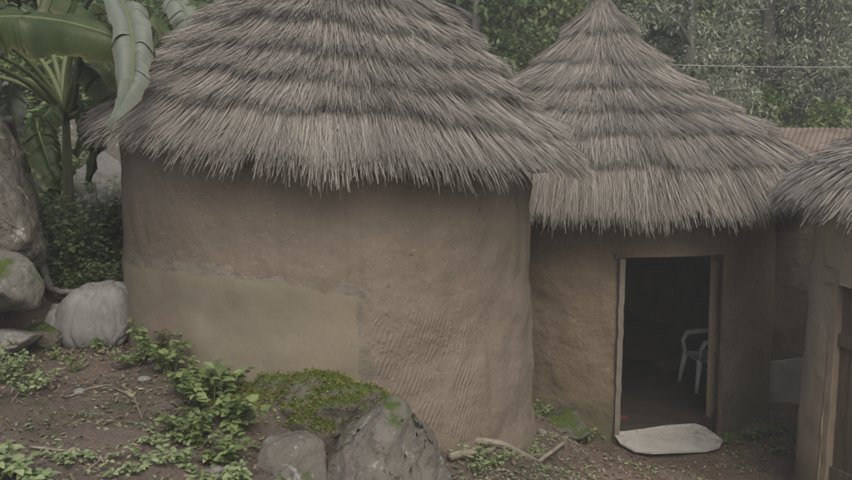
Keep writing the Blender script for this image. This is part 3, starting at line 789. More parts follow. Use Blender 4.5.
hull_rock([(-50,250,5.4),(0,245,5.3),(34,258,5.3),(48,282,5.3),(40,310,5.2),(-60,320,5.1),(0,290,5.0),(20,300,5.7)], M['rock_dark'], 'dark boulder below the tall leaning boulder at the left edge', 13.3, amp=.012)
rock(103, 205, 7.3, .30, .36, .46, M['rock_pale'], 'tall grey boulder behind the banana stem beside the near hut', 21.7, .35, .2)
rock(60, 190, 8.4, .75, .45, .60, M['rock'], 'large grey rock face far behind the banana stems', 25.7, .35, .2)
rock(12, 338, 5.3, .20, .16, .07, M['rock_pale'], 'flat pale stone at the left edge beside the mossy stone', 31.7, .3, .2)
rock(44, 336, 5.45, .12, .12, .10, M['rock_moss'], 'small mossy stone between the flat stone and the white sack', 35.7, .3, .6)
rock(562, 428, 7.6, .24, .16, .15, M['rock_dark'], 'mossy ledge stone at the foot of the wall left of the doorway', 41.7, .3, .1)
rock(540, 436, 6.75, .075, .06, .06, M['rock_pale'], 'small pale stone at the right foot of the near hut', 44.7, .3, .1, sub=4)
rock(742, 452, 7.9, .14, .1, .07, M['rock_dark'], 'small dark stone right of the doorstep sheet', 47.7, .3, .1, sub=4)
rock(785, 440, 8.2, .17, .14, .12, M['rock_dark'], 'rounded dark stone at the foot of the linking wall', 49.7, .3, .1, sub=4)
rock(8, 470, 4.4, .05, .04, .03, M['rock_pale'], 'small pale stone in the weeds at the lower left corner', 52.1, .3, .1, sub=3)
for i, (px, py, lb) in enumerate([(80, 405, 'little pale stone on the bare soil near the forked twig'), (145, 396, 'little grey stone on the bare soil in front of the weeds'),
                                  (215, 446, 'little reddish stone in the soil below the broad leaved weeds'), (440, 470, 'small round stone at the right foot of the lichen boulder')]):
    q = atz(px, py, 1.4 if px < 400 else .85); lump('stone', (q.x, q.y, gz(q.x, q.y) + .01), .03 + .006 * i, .025, .018, M['rock_pale'], lb, 'stone', 60 + i, .3, None, 3, .3)

# ------------------------------------------------------------------ the white sack
import bmesh
def sack():
    b = at(101, 352, 5.6); o = empty('sack', (b.x, b.y, gz(b.x, b.y)), 'full white woven plastic sack leaning on the near hut beside the stones', 'sack')
    bm = bmesh.new(); bmesh.ops.create_icosphere(bm, subdivisions=6, radius=1)
    z0 = gz(b.x, b.y) - .02
    for v in bm.verts:
        d = v.co.copy()
        e = 3.2; k = (abs(d.x) ** e + abs(d.y) ** e + abs(d.z) ** e) ** (-1 / e)
        d2 = d * k
        s = 1 + .07 * fbm(d.x * 1.1 + 4, d.y * 1.1, d.z * 1.1, 1, 2)
        fold = abs(nz(d2.x * 2.6 + d2.z * .5, d2.y * 2.4, d2.z * .6 + 5, 1)); s -= .07 * max(0, .26 - fold) / .26 * (.5 + .5 * abs(d.z))
        fold2 = abs(nz(d2.x * 7 - d2.z * 2.2, d2.y * 6.0, d2.z * 2 + 9, 1)); s -= .018 * max(0, .18 - fold2) / .18
        x, y, z = d2.x * s, d2.y * s, d2.z * s
        taper = 1 - .16 * max(z, 0) ** 1.5
        px_ = x * .215 * taper + .02 * z - .045 * max(0, -x) * (1 - z); py_ = y * .17 * taper; pz_ = (z + .96) * .215 + .03 * max(0, x) * (z > 0)
        v.co = (b.x + px_, b.y + py_, z0 + pz_)
    me = bpy.data.meshes.new('bag_body'); bm.to_mesh(me); bm.free(); link('bag_body', me, M['sack'], o, True)
    # gathered neck folded over at the left
    V, F = [], []
    for k in range(9):
        t = k / 8; cc = Vector((b.x - .17 - .09 * t, b.y - .06 - .03 * t, z0 + .26 - .10 * t * t)); r = .06 * (1 - .4 * math.sin(PI * min(t * 1.3, 1))) + .03 * t
        for i in range(24):
            a = 2 * PI * i / 24; q = r * (1 + .22 * math.sin(a * 7 + k * .3)); V.append(cc + Vector((math.sin(a) * q * .35, math.cos(a) * q * .8, math.cos(a + .9) * q)))
    for k in range(8):
        for i in range(24): j = (i + 1) % 24; F.append((k * 24 + i, k * 24 + j, (k + 1) * 24 + j, (k + 1) * 24 + i))
    pyd('bag_neck', V, F, M['sack'], o, True)
sack()

# ------------------------------------------------------------------ leaves
def leaf8(P, D, N, L, W, fold=.25, curl=.25):
    """n eight-vertex leaves: base, 3 rows, tip"""
    D = norm(D); S = norm(np.cross(D, N)); U = np.cross(S, D); n = len(P)
    L = L[:, None]; W = W[:, None]
    def row(t, w, c):
        m = P + D * L * t - U * L * curl * t * t
        return m - S * W * w + U * W * fold * w, m, m + S * W * w + U * W * fold * w
    a = row(.28, .5, 0); b = row(.62, .42, 0); tip = P + D * L - U * L * curl
    V = np.stack([P, a[0], a[1], a[2], b[0], b[1], b[2], tip], 1).reshape(-1, 3)
    o = np.arange(n)[:, None] * 8
    F = np.concatenate([o + [0, 2, 1, 1], o + [0, 3, 2, 2], o + [1, 2, 5, 4], o + [2, 3, 6, 5], o + [4, 5, 7, 7], o + [5, 6, 7, 7]], 1)
    T = np.concatenate([o + [0, 2, 1], o + [0, 3, 2], o + [1, 2, 5], o + [1, 5, 4], o + [2, 3, 6], o + [2, 6, 5], o + [4, 5, 7], o + [5, 6, 7]], 1).reshape(-1, 3)
    return V, T
def leaf4(P, D, N, L, W):
    D = norm(D); S = norm(np.cross(D, N)); U = np.cross(S, D); n = len(P); L = L[:, None]; W = W[:, None]
    V = np.stack([P, P + D * L * .45 - S * W * .5, P + D * L - U * L * .15, P + D * L * .45 + S * W * .5], 1).reshape(-1, 3)
    return V, (np.arange(n)[:, None] * 4 + [0, 1, 2, 3]).reshape(-1, 4)

def weed(px=None, py=None, xy=None, h=.25, spread=.16, n=40, ls=.06, mat='weed', label='', cat='plant', group=None, seed=0, zhint=1.4, name='weed', asp=.7):
    rg = np.random.default_rng(seed); n = int(n * 2.9)
    if xy is None: p = atz(px, py, zhint); x, y = p.x, p.y
    else: x, y = xy
    z = gz(x, y); o = empty(name, (x, y, z), label, cat, group)
    V, F = [], []; LP, LD = [], []
    ns = max(3, n // 18)
    for s in range(ns):
        a = rg.uniform(0, 2 * PI); rr = spread * math.sqrt(rg.random()); tipx, tipy, tz = rr * math.cos(a), rr * math.sin(a), h * rg.uniform(.5, 1.05)
        b = Vector((x + tipx * .2, y + tipy * .2, z - .02)); m = Vector((x + tipx * .5, y + tipy * .5, z + tz * .6)); t = Vector((x + tipx, y + tipy, z + tz))
        tubepts(V, F, [b, m, t], [.004, .003, .0015], 4)
        for k in range(max(2, n // ns)):
            f = rg.uniform(.25, 1.0); q = b.lerp(m, f * 2) if f < .5 else m.lerp(t, f * 2 - 1)
            a2 = rg.uniform(0, 2 * PI); LP.append(q); LD.append((math.cos(a2), math.sin(a2), rg.uniform(-.2, .6)))
    pyd('stem', V, F, M['stem'], o)
    LP = np.array(LP); LD = norm(np.array(LD)); m_ = len(LP)
    N = np.stack([rg.normal(0, .3, m_), rg.normal(0, .3, m_) - .15, np.ones(m_)], -1)
    L = ls * .64 * rg.uniform(.4, 1.3, m_); LP = LP + LD * L[:, None] * .15
    Vv, Tt = leaf8(LP, LD, N, L, L * asp); npmesh('foliage', Vv, Tt, M[mat], o)
    return o

G1 = 'weeds between the sack and the near hut'
for i, (px, py, h, sp, n, ls) in enumerate([(145, 366, .17, .16, 70, .055), (172, 388, .18, .17, 70, .065), (204, 408, .20, .16, 64, .085), (236, 420, .19, .15, 60, .085), (196, 426, .14, .17, 70, .06), (158, 376, .20, .14, 56, .055), (222, 436, .13, .16, 60, .065), (186, 402, .16, .16, 60, .06), (228, 402, .16, .14, 50, .08), (178, 420, .1, .15, 50, .05), (134, 380, .10, .16, 50, .05)]):
    weed(px, py, h=h * 1.15, spread=sp, n=n, ls=ls, label='leafy green weed along the foot of the near hut right of the sack', group=G1, seed=10 + i, zhint=1.42)
# the star leaved plant that stands up against the cement patch
def star_plant():
    p = atz(214, 412, 1.4); z = gz(p.x, p.y); o = empty('star_leaf_plant', (p.x, p.y, z), 'tall weed with one big star shaped leaf standing against the cement patch', 'plant')
    tp = at(215, 368, p.y - .02); V, F = [], []; tubepts(V, F, [(p.x, p.y, z - .02), (p.x + .01, p.y, z + .12), tp], [.005, .004, .003], 5); pyd('stem', V, F, M['stem'], o)
    for (c_, s, tilt_) in ((tp, .075, 0), (at(197, 425, p.y - .1), .07, 1), (at(232, 405, p.y - .05), .06, 2)):
        V = [c_ + Vector((0, -.012, 0))]
        for i in range(10):
            a = i / 10 * 2 * PI + tilt_ * .3; r = s if i % 2 == 0 else s * .55
            V.append(c_ + Vector((r * math.cos(a), -.6 * r * math.sin(a) * .6 + .01 * math.cos(3 * a), r * math.sin(a) * .85)))
        pyd('leaf', V, [(0, i + 1, (i + 1) % 10 + 1) for i in range(10)], M['weed_pale'], o)
star_plant()
for i, (px, py, h, sp, n) in enumerate([(8, 382, .20, .20, 80), (26, 392, .13, .15, 60), (2, 360, .17, .16, 60), (44, 384, .09, .13, 40), (20, 372, .12, .14, 50)]):
    weed(px, py, h=h, spread=sp, n=n, ls=.045, mat='weed_pale', label='one of the small leaved bushy weeds at the left edge below the flat stone', group='weeds at the left edge', seed=40 + i, zhint=1.5)
for i, (px, py, h, sp, n, ls) in enumerate([(6, 478, .14, .16, 60, .08), (34, 490, .11, .14, 40, .07)]):
    weed(px, py, h=h, spread=sp, n=n, ls=ls, mat='weed_pale', label='one of the pale leafy weeds in the lower left corner', group='weeds in the lower left corner', seed=50 + i, zhint=1.4)
for i, (px, py, h, sp, n, ls) in enumerate([(150, 476, .07, .14, 46, .045), (182, 470, .08, .13, 46, .045), (215, 480, .08, .15, 50, .05), (245, 474, .09, .13, 46, .055), (228, 462, .07, .12, 36, .045), (268, 488, .09, .12, 36, .05), (125, 484, .06, .12, 30, .04), (70, 482, .05, .14, 40, .04), (100, 474, .04, .12, 30, .035), (165, 455, .05, .15, 40, .04), (205, 452, .06, .14, 40, .045)]):
    weed(px, py, h=h, spread=sp, n=n, ls=ls, mat='weed_pale', label='low pale weed along the bottom edge left of the dark flat stone', group='low weeds along the bottom edge', seed=60 + i, zhint=1.3)
for i, (px, py) in enumerate([(55, 358), (100, 354), (70, 370), (45, 352)]):
    weed(px, py, h=.09, spread=.08, n=20, ls=.04, label='one of the tiny weeds sprouting in front of the white sack', group='tiny weeds in front of the sack', seed=80 + i, zhint=1.5)
for i, (x, y, h) in enumerate([(1.28, 7.75, .17), (1.12, 7.85, .2), (1.42, 7.72, .15), (1.55, 7.85, .1), (1.0, 7.6, .14)]):
    weed(xy=(x, y), h=h, spread=.13, n=44, ls=.055, mat='weed_pale', label='one of the round leaved weeds at the mossy ledge left of the doorway', group='weeds left of the doorway', seed=90 + i)
for i, (x, y, h) in enumerate([(2.75, 7.75, .1), (3.0, 7.9, .13), (3.2, 8.0, .12), (3.35, 7.8, .13), (3.05, 7.6, .08)]):
    weed(xy=(x, y), h=h, spread=.14, n=36, ls=.05, mat='weed', label='one of the low weeds between the doorstep sheet and the right hut', group='weeds right of the doorstep', seed=100 + i)
for i, (px, py, z) in enumerate([(470, 460, .95), (500, 472, .85), (522, 458, .75), (536, 468, .6), (478, 478, .95)]):
    weed(px, py, h=.12, spread=.12, n=40, ls=.05, mat='weed_pale', label='one of the ragged weeds around the sticks right of the lichen boulder', group='weeds around the sticks', seed=110 + i, zhint=z, asp=.35)
for i, (px, d, h, sp, mt, ls) in enumerate([(75, 6.6, .38, .30, 'weed_pale', .06), (100, 6.9, .40, .25, 'weed_pale', .07), (50, 7.0, .45, .35, 'weed_pale', .07), (112, 6.4, .22, .15, 'weed_pale', .05), (30, 6.6, .5, .3, 'leaf_dark', .08), (88, 7.3, .5, .3, 'weed', .07), (5, 7.2, .6, .4, 'leaf_green', .09), (-25, 6.5, .5, .4, 'leaf_green', .09), (60, 7.9, .5, .4, 'weed', .07), (110, 8.2, .6, .4, 'weed', .07), (35, 8.4, .6, .5, 'leaf_green', .09), (85, 6.25, .2, .2, 'weed', .05), (62, 6.1, .2, .2, 'leaf_dark', .05), (118, 9.0, .8, .5, 'leaf_green', .08), (52, 7.4, .7, .3, 'weed_pale', .08), (95, 7.6, .8, .3, 'weed_pale', .08), (70, 8.8, 1.0, .5, 'weed', .10), (30, 9.2, 1.3, .6, 'weed', .11), (108, 9.6, 1.3, .5, 'weed', .11), (80, 6.5, .3, .2, 'weed_pale', .05), (58, 6.3, .35, .16, 'weed_pale', .05), (92, 6.2, .28, .16, 'weed_pale', .05), (108, 6.6, .3, .16, 'weed_pale', .06), (70, 6.8, .55, .25, 'weed_pale', .07), (50, 6.5, .6, .2, 'weed_pale', .08), (66, 6.35, .6, .22, 'weed', .08), (82, 6.4, .7, .2, 'weed_pale', .07), (100, 6.8, .7, .2, 'weed', .08)]):
    x = (px - 426) / FPX * d
    weed(xy=(x, d), h=h, spread=sp, n=120, ls=ls, mat=mt, label='one of the green bushy weeds growing behind the sack among the rocks', group='bushy weeds among the rocks', seed=120 + i, name='bushy_weed')

# ------------------------------------------------------------------ stuff on the ground
def scatter(n, xr, yr, seed, keep=None):
    rg = np.random.default_rng(seed); x = rg.uniform(*xr, n); y = rg.uniform(*yr, n)
    ok = (np.hypot(x - H1[0], y - H1[1]) > R1 + .06) & (np.hypot(x - H2[0], y - H2[1]) > R2 + .05) & (np.hypot(x - H3[0], y - H3[1]) > R3 + .04)
    if keep is not None: ok &= keep(x, y, rg)
    x, y = x[ok], y[ok]; return x, y, ground_np(x, y), rg
def vnoise(x, y, s, ph): return np.sin(x * s + ph + 1.7 * np.sin(y * s * .7 + ph)) * np.cos(y * s * 1.1 - ph + 1.3 * np.sin(x * s * .8))
x, y, z, rg = scatter(60000, (-4.5, 5), (2.5, 9.5), 1, lambda x, y, rg: (vnoise(x, y, 1.9, 2.2) + .8 * vnoise(x, y, 7.3, 1.1) + rg.normal(0, .3, len(x))) > .42)
n = len(x); P = np.stack([x, y, z + .004 + .01 * rg.random(n)], -1); a = rg.uniform(0, 2 * PI, n); D = np.stack([np.cos(a), np.sin(a), rg.uniform(.0, .7, n)], -1)
Vv, Tt = leaf8(P, D, np.stack([rg.normal(0, .3, n), rg.normal(0, .3, n), np.ones(n)], -1), rg.uniform(.008, .042, n) ** 1.0, rg.uniform(.006, .022, n))
tag(npmesh('ground_cover', Vv, Tt, M['weed_pale']), 'tiny green sprouts creeping over the bare soil', 'ground cover', kind='stuff')
x, y, z, rg = scatter(40000, (-4.5, 5), (2.5, 9.5), 2)
n = len(x); P = np.stack([x, y, z + .008 + .01 * rg.random(n)], -1); a = rg.uniform(0, 2 * PI, n); D = np.stack([np.cos(a), np.sin(a), rg.normal(0, .25, n)], -1)
Vv, Tt = leaf8(P, D, np.stack([rg.normal(0, .35, n), rg.normal(0, .35, n), np.ones(n)], -1), rg.uniform(.01, .055, n), rg.uniform(.004, .022, n), .3, .3)
tag(npmesh('leaf_litter', Vv, Tt, M['litter']), 'dry brown leaf bits and straw litter on the soil', 'leaf litter', kind='stuff')
# moss tufts on the mound
mm = [o for o in bpy.data.objects if o.get('label', '').startswith('low mound')][0].data
co = np.array([v.co for v in mm.vertices]); no = np.array([v.normal for v in mm.vertices])
rg = np.random.default_rng(5); sel = rg.integers(0, len(co), 42000); sel = sel[no[sel, 2] > .1]
sel = sel[(vnoise(co[sel, 0], co[sel, 1], 11, 1) + rg.normal(0, .4, len(sel))) > -.65]
P = co[sel] + rg.normal(0, .007, (len(sel), 3)); D = no[sel]
mx_ = rg.uniform(-1.25, .0, 26000); my_ = rg.uniform(4.4, 5.4, 26000)
okm = (np.hypot(mx_ - H1[0], my_ - H1[1]) > R1 + .04) & (vnoise(mx_, my_, 6, .4) * .5 + vnoise(mx_, my_, 17, 2) * .35 + rg.normal(0, .2, 26000) - 3.2 * np.abs(np.hypot(mx_ - H1[0], my_ - H1[1]) - R1 - .12) > -.6)
mx_, my_ = mx_[okm], my_[okm]; P = np.concatenate([P, np.stack([mx_, my_, ground_np(mx_, my_) + .012], -1)]); D = np.concatenate([D, np.tile([0, 0, 1.0], (len(mx_), 1))])
n = len(P); D = D + rg.normal(0, .7, (n, 3)); Vv, Ff = leaf4(P, D, rg.normal(0, 1, (n, 3)), rg.uniform(.008, .022, n), rg.uniform(.005, .011, n))
tag(npmesh('moss', Vv, Ff, M['moss']), 'bright green moss growing over the low mound by the near hut', 'moss', kind='stuff')
# gravel bits
x, y, z, rg = scatter(1300, (-4, 4.5), (2.8, 8.8), 3); V, F = [], []
for X_, Y_, Z_ in zip(x, y, z):
    s = .004 + .012 * rg.random() ** 3; b = len(V)
    for d in ((1, 0, 0), (0, 1, 0), (-1, 0, 0), (0, -1, 0), (0, 0, .8), (0, 0, -.6)): V.append((X_ + d[0] * s * rg.uniform(.6, 1.3), Y_ + d[1] * s * rg.uniform(.6, 1.3), Z_ + s * .3 + d[2] * s))
    for f in ((0, 1, 4), (1, 2, 4), (2, 3, 4), (3, 0, 4), (1, 0, 5), (2, 1, 5), (3, 2, 5), (0, 3, 5)): F.append(tuple(b + q for q in f))
tag(pyd('gravel', V, F, M['rock_pale'], None, True), 'small gravel and crumbs of earth on the ground', 'gravel', kind='stuff')

# ------------------------------------------------------------------ sticks
def stick(pts, rad, label, name='stick', cat='stick', mat='stick', group=None):
    V, F = [], []; P = [Vector(p) for p in pts]; fine = []
    for i in range(len(P) - 1):
        for k in range(5): q = P[i].lerp(P[i + 1], k / 5); fine.append(q + Vector((rad * .6 * nz(i + k * .4, len(label), 1), 0, rad * .6 * nz(i + k * .4, len(label), 4))))
    fine.append(P[-1]); rr = [rad * (1 - .45 * k / len(fine)) for k in range(len(fine))]
    tubepts(V, F, fine, rr, 8); o = pyd(name, V, F, M[mat], None, True); return tag(o, label, cat, group)
def G(px, py, z, up=.02):
    p = atz(px, py, z); p.z = gz(p.x, p.y) + up; return p
stick([G(464, 442, .98, .08), G(500, 457, .88, .06), G(538, 471, .65, .06), G(566, 479, .35, .05)], .022, 'long pale stick slanting down along the foot of the near hut')
stick([G(450, 464, 1.0, .04), G(494, 461, .88, .05)], .024, 'short thick pale stick beside the lichen boulder')
stick([G(496, 446, .88, .05), G(528, 462, .7, .06), G(545, 478, .5, .04)], .012, 'thin stick lying under the long slanting stick')
stick([G(30, 450, 1.4, .012), G(60, 453, 1.4, .015), G(92, 450, 1.4, .01), G(100, 456, 1.4, .01), G(88, 463, 1.4, .01)], .006, 'thin forked twig on the bare soil at the lower left', 'twig', 'twig')
stick([G(70, 410, 1.4, .012), G(92, 400, 1.4, .012), G(110, 397, 1.4, .012)], .005, 'short pale twig on the bare soil in front of the sack', 'twig', 'twig')
stick([G(115, 400, 1.4, .01), G(135, 408, 1.4, .015), G(142, 420, 1.4, .01)], .0045, 'thin bent twig on the soil in front of the green weeds', 'twig', 'twig')
# the surface root / liana behind the sack
stick([at(42, 262, 6.3), at(46, 275, 6.15), at(50, 288, 6.05), at(62, 292, 5.95), at(82, 291, 5.95)], .03, 'curved grey root creeping over the ground behind the sack', 'root', 'root', 'bark_pale')
stick([at(8, 118, 6.6), at(14, 135, 6.7), at(24, 165, 6.75), at(40, 205, 6.8), at(52, 250, 6.9)], .035, 'bare slanting trunk between the left boulders and the banana plant', 'bare_trunk', 'tree trunk', 'bark')

# ------------------------------------------------------------------ banana plant
def bez(P, t):
    P = [np.array(p, float) for p in P]
    while len(P) > 1: P = [P[i] * (1 - t) + P[i + 1] * t for i in range(len(P) - 1)]
    return P[0]
def banana_leaf(parent, ctrl, wmax, mat, rad=.022, start=.25, roll=0.0, seed=0, droop=.5, torn=.4, nseg=44):
    """ctrl: bezier control points from the crown to the leaf tip; blade begins at t=start"""
    rg = np.random.default_rng(seed); pts = [Vector(bez(ctrl, k / nseg)) for k in range(nseg + 1)]
    V, F = [], []; tubepts(V, F, pts, [rad * (1 - .85 * k / nseg) + .003 for k in range(nseg + 1)], 7)
    lf = pyd('leaf', [], [], None, parent) if False else None
    k0 = int(nseg * start); BV, BF, UV = [], [], []; H = 6
    tear = {1: 0.0, -1: 0.0}; prev = {1: None, -1: None}
    for sgn in (1, -1):
        prevrow = None; tears = 0
        for k in range(k0, nseg + 1):
            t = (k - k0) / (nseg - k0); wv = wmax * (math.sin(PI * min(1, t * .93 + .06)) ** .55) * (1 - .12 * t) * (1 + .26 * nz(k * .45, seed * 1.3, sgn) + .08 * nz(k * 1.7, seed, sgn)) if t < .995 else .004
            tg = (pts[min(k + 1, nseg)] - pts[max(k - 1, 0)]).normalized()
            s = tg.cross(Vector((0, 0, 1)))
            if s.length < .15: s = Vector((1, 0, 0))
            s.normalize(); u = s.cross(tg).normalized()
            ca, sa = math.cos(roll), math.sin(roll); s2 = s * ca + u * sa; u2 = u * ca - s * sa
            def mkrow(extra):
                b = len(BV)
                for h in range(H + 1):
                    f = h / H; dd = droop * f * f * wv + .01 * math.sin(k * 1.3 + h) * f + extra * f * wv
                    BV.append(pts[k] + s2 * sgn * f * wv * (1 - .12 * droop * f) + u2 * (.02 * math.sin(PI * f) * 2 - dd) + tg * (f * .06)); UV.append((f * .5 * sgn + .5, t * 4))
                return b
            extra = .12 * math.sin(seed + k * .45) if tears else 0
            if prevrow is not None and rg.random() < torn and .1 < t < .93:
                b = mkrow(extra)                     # closes the last strip
                for h in range(H): F_ = (prevrow + h, prevrow + h + 1, b + h + 1, b + h); BF.append(F_ if sgn > 0 else F_[::-1])
                tears += 1; prevrow = mkrow(.32 * math.sin(seed * 2 + tears * 2.1)); continue
            b = mkrow(extra)
            if prevrow is not None:
                for h in range(H): F_ = (prevrow + h, prevrow + h + 1, b + h + 1, b + h); BF.append(F_ if sgn > 0 else F_[::-1])
            prevrow = b
    me = bpy.data.meshes.new('leaf'); me.from_pydata([tuple(v) for v in BV], [], BF); me.update(); uvl = me.uv_layers.new(name='UVMap')
    for l in me.loops: uvl.data[l.index].uv = UV[l.vertex_index]
    lo = link('leaf', me, M[mat], parent, True)
    # midrib belongs to its leaf
    pyd('midrib', V, F, M['rib'], lo, True)
    return lo
def banana(base, top, label, leaves, rad=.11, seed=0):
    o = empty('banana_plant', base, label, 'banana plant')
    V, F = [], []; P = [Vector(base) + Vector((0, 0, -.1))]
    for k in range(1, 9): P.append(Vector(base).lerp(Vector(top), k / 8) + Vector((.015 * nz(k, seed, 0), 0, 0)))
    tubepts(V, F, P, [rad * (1.15 - .6 * k / 8) for k in range(9)], 14); pyd('trunk', V, F, M['pstem'], o, True)
    for i, L in enumerate(leaves): banana_leaf(o, L[0], L[1], L[2], seed=seed + i * 3.7 if False else seed + i, **(L[3] if len(L) > 3 else {}))
    return o
b1 = at(72, 290, 6.7); b1.z = gz(b1.x, b1.y); t1 = at(66, 118, 6.6)
banana(b1, t1, 'big banana plant with arching leaves left of the near hut, one leaf over its thatch', [
    ([t1, at(45, 70, 6.4), at(10, 30, 6.2), at(-40, 10, 6.0), at(-110, 30, 5.8)], .2, 'banana', dict(start=.5)),
    ([t1, at(50, 90, 6.3), at(20, 50, 6.1), at(-30, 35, 5.9), at(-100, 60, 5.7)], .2, 'banana_under', dict(start=.55)),
    ([t1, at(60, 70, 6.8), at(50, 20, 7.0), at(20, -10, 7.3), at(-30, 0, 7.5)], .2, 'banana', dict(start=.35)),
    ([t1, at(30, 75, 6.5), at(-10, 55, 6.2), at(-70, 48, 5.8), at(-130, 70, 5.6)], .2, 'banana', dict(start=.45)),
    ([t1, at(40, 85, 6.6), at(5, 72, 6.5), at(-50, 62, 6.6), at(-120, 80, 6.6)], .2, 'banana', dict(start=.5)),
    ([t1, at(55, 60, 6.7), at(25, 30, 6.8), at(-20, 10, 7.0), at(-90, 10, 7.2)], .2, 'banana', dict(start=.4)),
    ([t1, at(64, 40, 6.5), at(90, -40, 6.2), at(120, -70, 5.2), at(162, 60, 4.8), at(116, 122, 4.7)], .112, 'banana_under', dict(start=.52, roll=-.1, droop=.04, torn=.4)),
    ([t1, at(40, 110, 6.2), at(20, 112, 6.0), at(48, 140, 5.9), at(54, 190, 5.9)], .12, 'banana', dict(start=.4, droop=.2)),
    ([t1, at(90, 110, 6.3), at(104, 90, 6.2), at(100, 130, 6.2), at(92, 175, 6.2)], .09, 'banana', dict(start=.35, droop=.2)),
    ([t1, at(30, 50, 6.6), at(-10, 80, 6.7), at(10, 110, 6.8), at(30, 150, 6.8)], .13, 'banana_under', dict(start=.4, droop=.2)),
    ([t1, at(90, 90, 6.3), at(60, 30, 6.0), at(100, 20, 5.8), at(128, 100, 5.6)], .13, 'banana', dict(start=.45, droop=.3)),
    ([t1, at(50, 40, 6.9), at(90, -20, 7.0), at(150, -10, 7.0), at(176, 50, 7.0)], .16, 'banana', dict(start=.4, droop=.3)),
    ([t1, at(70, 80, 6.4), at(80, 50, 6.2), at(105, 62, 6.0), at(112, 108, 6.0)], .15, 'banana', dict(start=.35, droop=.6)),
    ([t1, at(62, 105, 6.3), at(50, 100, 6.1), at(34, 125, 6.0), at(30, 165, 6.0)], .13, 'banana', dict(start=.3, droop=.4)),
    ([t1, at(80, 100, 6.5), at(92, 96, 6.4), at(92, 120, 6.3), at(80, 150, 6.3)], .09, 'banana', dict(start=.3, droop=.4)),
], seed=4, rad=.048)
b2 = at(-70, 300, 5.6); b2.z = gz(b2.x, b2.y); t2 = at(-80, 60, 5.5)
banana(b2, t2, 'banana plant just outside the left edge whose long leaves reach in along the top', [
    ([t2, at(-60, 20, 5.4), at(0, 5, 5.2), at(80, 15, 5.1), at(146, 52, 5.1)], .20, 'banana', dict(start=.28, droop=.75, torn=.15, roll=-.5)),
    ([t2, at(-70, -20, 5.6), at(-20, -40, 5.7), at(40, -30, 5.7), at(90, 20, 5.8)], .20, 'banana', dict(start=.3, droop=.7)),
    ([t2, at(-100, 0, 5.2), at(-140, -20, 5.0), at(-200, 0, 4.9), at(-240, 60, 4.9)], .22, 'banana', dict(start=.3)),
], seed=9)
b3 = at(150, 200, 10.2); b3.z = gz(b3.x, b3.y); t3 = at(150, 60, 10.2)
banana(b3, t3, 'smaller banana plant behind the left slope of the near roof', [
    ([t3, at(165, 20, 10), at(190, -10, 9.8), at(215, -5, 9.7), at(225, 30, 9.7)], .22, 'banana', dict(start=.3)),
    ([t3, at(165, 10, 10), at(170, -30, 9.8), at(190, 10, 9.4), at(196, 50, 9.4)], .2, 'banana_under', dict(start=.4)),
    ([t3, at(140, 20, 10), at(120, -10, 9.8), at(95, -5, 9.7), at(80, 30, 9.7)], .22, 'banana', dict(start=.3)),
    ([t3, at(150, 10, 10.4), at(130, 5, 10.8), at(110, 35, 11), at(100, 90, 11)], .22, 'banana', dict(start=.3)),
], seed=14)

# ------------------------------------------------------------------ trees
def tree(x, y, h, trunk_r, crown, mat, bark, label, group, seed, n=5200, ls=.13, z_lo=.12, name='broadleaf_tree', lean=0.0, asp=.45, droop=.0, cat='tree'):
    rg = np.random.default_rng(seed); z = gz(x, y); o = empty(name, (x, y, z), label, cat, group)
    V, F = [], []; top = Vector((x + lean * h, y, z + h * .95)); base = Vector((x, y, z - .2))
    tp = [base.lerp(top, k / 10) + Vector((.25 * trunk_r * math.sin(k * 1.3 + seed), .2 * math.cos(k + seed) * trunk_r, 0)) * (k > 0) for k in range(11)]
    tubepts(V, F, tp, [trunk_r * (1.25 - .1 * min(k, 1) - 1.0 * k / 10.5) for k in range(11)], 10)
    cl = []
    nb = max(10, int(crown[2] * 9))
    for b in range(nb):
        f = z_lo + (1 - z_lo) * (b + rg.random()) / nb; s = base.lerp(top, f * .95); a = rg.uniform(0, 2 * PI)
        prof = math.sin(PI * min(1, .15 + .8 * (f - z_lo) / (1 - z_lo))) ** .6; rr = crown[0] * prof * rg.uniform(.5, 1.05)
        e = s + Vector((math.cos(a) * rr, math.sin(a) * rr * crown[1] / crown[0], rg.uniform(.05, .5) * rr))
        m = s.lerp(e, .5) + Vector((0, 0, .12 * rr)); r0_ = trunk_r * (1 - f) * .45 + .015
        tubepts(V, F, [s, m, e], [r0_, r0_ * .6, .006], 5)
        for k in range(4):
            q = m.lerp(e, rg.uniform(-.3, 1.1)); cl.append((q.x + rg.normal(0, .18), q.y + rg.normal(0, .18), q.z + rg.normal(0, .15)))
    pyd('trunk', V, F, M[bark], o, True)
    cl = np.array(cl); w_ = rg.random(len(cl)) ** .5; cs = rg.uniform(.16, .42, len(cl)) * (crown[0] / 1.6) ** .5
    pick = rg.integers(0, len(cl), n); u = norm(rg.normal(0, 1, (n, 3))) * (rg.random(n) ** .4)[:, None]
    P = cl[pick] + u * cs[pick][:, None] * np.array([1, 1, .7]); D = u + rg.normal(0, .6, (n, 3)) + np.array([0, 0, -droop])
    N = rg.normal(0, .6, (n, 3)) + np.array([0, 0, 1.0]); L = ls * rg.uniform(.5, 1.3, n)
    Vv, Ff = leaf4(P, D, N, L, L * asp); npmesh('crown', Vv, Ff, M[mat], o)
    return o
GT = {'leaf_silver': ('grey green feathery tree on the slope behind the huts', 'grey green trees behind the huts'),
      'leaf_green': ('mid green leafy tree on the slope behind the huts', 'green trees behind the huts'),
      'leaf_dark': ('dark green tree in the depth of the wood behind the huts', 'dark trees behind the huts'),
      'leaf_olive': ('yellowish olive green tree on the slope behind the huts', 'olive trees behind the huts')}
